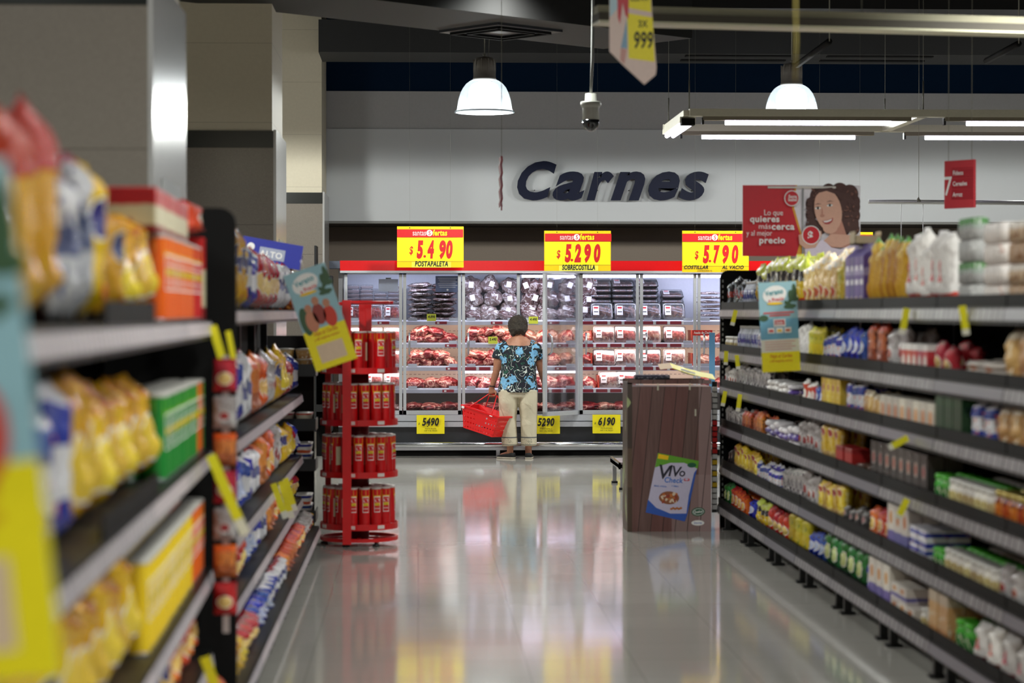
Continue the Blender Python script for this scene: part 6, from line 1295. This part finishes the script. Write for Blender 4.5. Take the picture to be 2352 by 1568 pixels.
# ---- poster with the smiling woman on a pole
def poster():
    Y = 15.6; a = P(1705, 590, Y); b = P(1975, 425, Y); cx = P(1843, 500, Y).x; zc = (a.z + b.z) / 2; q = thing('promotion_poster', 'red and white poster with smiling curly haired woman above the right shelving', 'poster', (cx, Y, zc))
    L = lambda zx, zy: (P(1680 + zx / 3.5, 340 + zy / 3.5, Y).x - cx, P(1680 + zx / 3.5, 340 + zy / 3.5, Y).z - zc)
    sc = L(1100, 0)[0] - L(0, 0)[0]; sc /= 1100.0
    pr = mat('poster_red', rgb(200, 22, 38), .35); pw = mat('poster_pale', rgb(232, 226, 232), .4); ph = mat('poster_hair_brown', rgb(78, 46, 40), .6); ph2 = mat('poster_hair_light', rgb(120, 78, 66), .6); ps = mat('poster_skin', rgb(214, 164, 142), .5); ps2 = mat('poster_skin_shade', rgb(190, 132, 112), .5); pt = mat('poster_top', rgb(226, 212, 228), .5)
    t = MB().b2((L(90, 0)[0], 0, L(0, 868)[1]), (L(1037, 0)[0], .008, L(0, 298)[1]), pw)
    y = [-.0006]
    def D(poly, m): y[0] -= .0003; t.flat([L(*p) for p in poly], m, y[0])
    def E(x_, z_, rx, rz, m, rot=0, n=24): y[0] -= .0003; c = L(x_, z_); t.disc(c[0], c[1], rx * sc, rz * sc, m, y[0], n, rot)
    D([(90, 868), (90, 298), (530, 298), (500, 400), (505, 480), (545, 620), (575, 720), (575, 780), (590, 868)], mat('poster_gold', rgb(225, 160, 40), .4))
    D([(90, 868), (90, 298), (515, 298), (488, 400), (488, 480), (528, 620), (555, 700), (548, 770), (520, 868)], pr)
    rr = random.Random(4)
    for x_, z_, r in ((700, 390, 70), (650, 450, 55), (640, 540, 45), (660, 620, 45), (780, 350, 60), (870, 360, 75), (950, 370, 70), (985, 430, 50), (960, 470, 75), (975, 540, 60), (960, 610, 65), (920, 560, 70), (985, 650, 45), (900, 640, 60), (900, 430, 70), (720, 650, 40)): E(x_, z_, r, r * 1.1, ph)
    for k in range(90):
        x_, z_ = rr.uniform(640, 1015), rr.uniform(325, 690)
        if 665 < x_ < 880 and z_ > 370: continue
        E(x_, z_, rr.uniform(7, 15), rr.uniform(4, 8), (ph2, ph)[k % 2], rr.random() * 3, 10)
    for k in range(7): E(612 + 9 * math.sin(k * 1.9), 420 + k * 32, 14, 16, ph, 0, 10)
    D([(790, 600), (880, 580), (920, 700), (1000, 720), (930, 800), (800, 800), (740, 750), (790, 690)], ps2)
    E(772, 500, 108, 172, ps, .22, 36); E(790, 640, 60, 48, ps, .2)
    D([(660, 400), (700, 330), (800, 318), (870, 360), (880, 420), (830, 370), (760, 345), (700, 360)], ph)
    D([(590, 868), (585, 800), (730, 735), (800, 800), (870, 815), (950, 780), (1005, 705), (1037, 740), (1037, 868)], pt)
    D([(735, 745), (800, 790), (870, 800), (940, 770), (985, 715), (960, 700), (800, 690)], ps)
    for ex, ez in ((690, 484), (785, 462)):
        E(ex, ez, 24, 9, WHITE, .1); E(ex, ez, 9, 9, INK); D([(ex - 30, ez - 26), (ex, ez - 38), (ex + 32, ez - 32), (ex, ez - 32)], ph); D([(ex - 26, ez - 4), (ex, ez - 14), (ex + 26, ez - 6), (ex, ez - 9)], ph)
    E(725, 545, 18, 11, ps2, .1); D([(722, 480), (716, 535), (730, 545), (728, 500)], ps2)
    D([(722, 588), (765, 582), (812, 562), (805, 592), (780, 612), (748, 612)], mat('poster_lips', rgb(170, 60, 60), .4)); D([(730, 588), (765, 585), (803, 569), (796, 584), (765, 597), (742, 597)], WHITE)
    D([(540, 770), (535, 700), (560, 690), (600, 760), (690, 760), (720, 700), (715, 665), (700, 670), (705, 740), (670, 800), (590, 810)], ps)
    E(635, 700, 74, 76, WHITE); E(635, 700, 67, 69, pr); c = L(628, 732); t.text('$', c[0], c[1], .055, WHITE, y[0] - .0012, .05, 0, .9)
    E(480, 405, 61, 64, WHITE); E(480, 405, 54, 57, pr); y[0] -= .0012
    for s_, x_, z_, h_ in (('Santa', 485, 402, .022), ('Isabel', 485, 428, .022)): c = L(x_, z_); t.text(s_, c[0], c[1], h_, WHITE, y[0], .035, .1, .85)
    for s_, x_, z_, h_, b_, w_ in (('Lo que', 332, 541, .040, .0, 150), ('quieres', 262, 594, .044, .04, 236), ('más', 262, 650, .038, .0, 96), ('cerca', 408, 655, .045, .04, 184), ('y al mejor', 218, 704, .038, .0, 206), ('precio', 322, 765, .045, .04, 208)):
        c = L(x_, z_); t.text(s_, c[0], c[1], h_, WHITE, y[0], b_, 0, 1, fit=w_ * sc)
    t.build('printed_board', q)
    c0 = L(290, 312); c1 = L(835, 318); MB().b2((c0[0], -.02, c1[1] - .006), (c1[0], .012, c1[1] + .008), mat('pale_clamp', rgb(215, 208, 200), .4)).build('top_clamp', q)
    MB().tube([(L(572, 0)[0], -.014, L(0, 320)[1]), (L(572, 0)[0], -.014, 1.9 - zc)], .006, mat('pale_pole', rgb(170, 172, 172), .4), 8).tube([(L(572, 0)[0], -.014, 1.9 - zc), (L(572, 0)[0], .0, 1.64 - zc)], .009, BLACK, 8).build('pole', q)
poster()
# black crate rack left of the cabinet
q = thing('produce_crate_rack', 'dark crate rack with red packs left of the meat cabinet, behind the can rack', 'rack', (-1.02, 25.0, 0))
MB().b2((-.12, .0, .3), (-.1, .5, 2.35), BLACK).b2((.05, 0, .3), (.07, .5, 2.02), BLACK).b2((-.12, .48, .0), (.07, .5, 2.02), BLACKM).build('frame', q)
for z in (.5, .95, 1.35, 1.72):
    s_ = MB().b2((-.1, 0, z), (.05, .48, z + .02), BLACK).b2((-.1, 0, z), (.05, .01, z + .1), BLACK).build('crate', q)
    MB().lathe([(.01, 0), (.05, .03), (.05, .07), (.01, .1)], mat('red_pack', rgb(190, 50, 30), .4), 12, c=(0, .2, z + .025)).build('red_produce', s_)
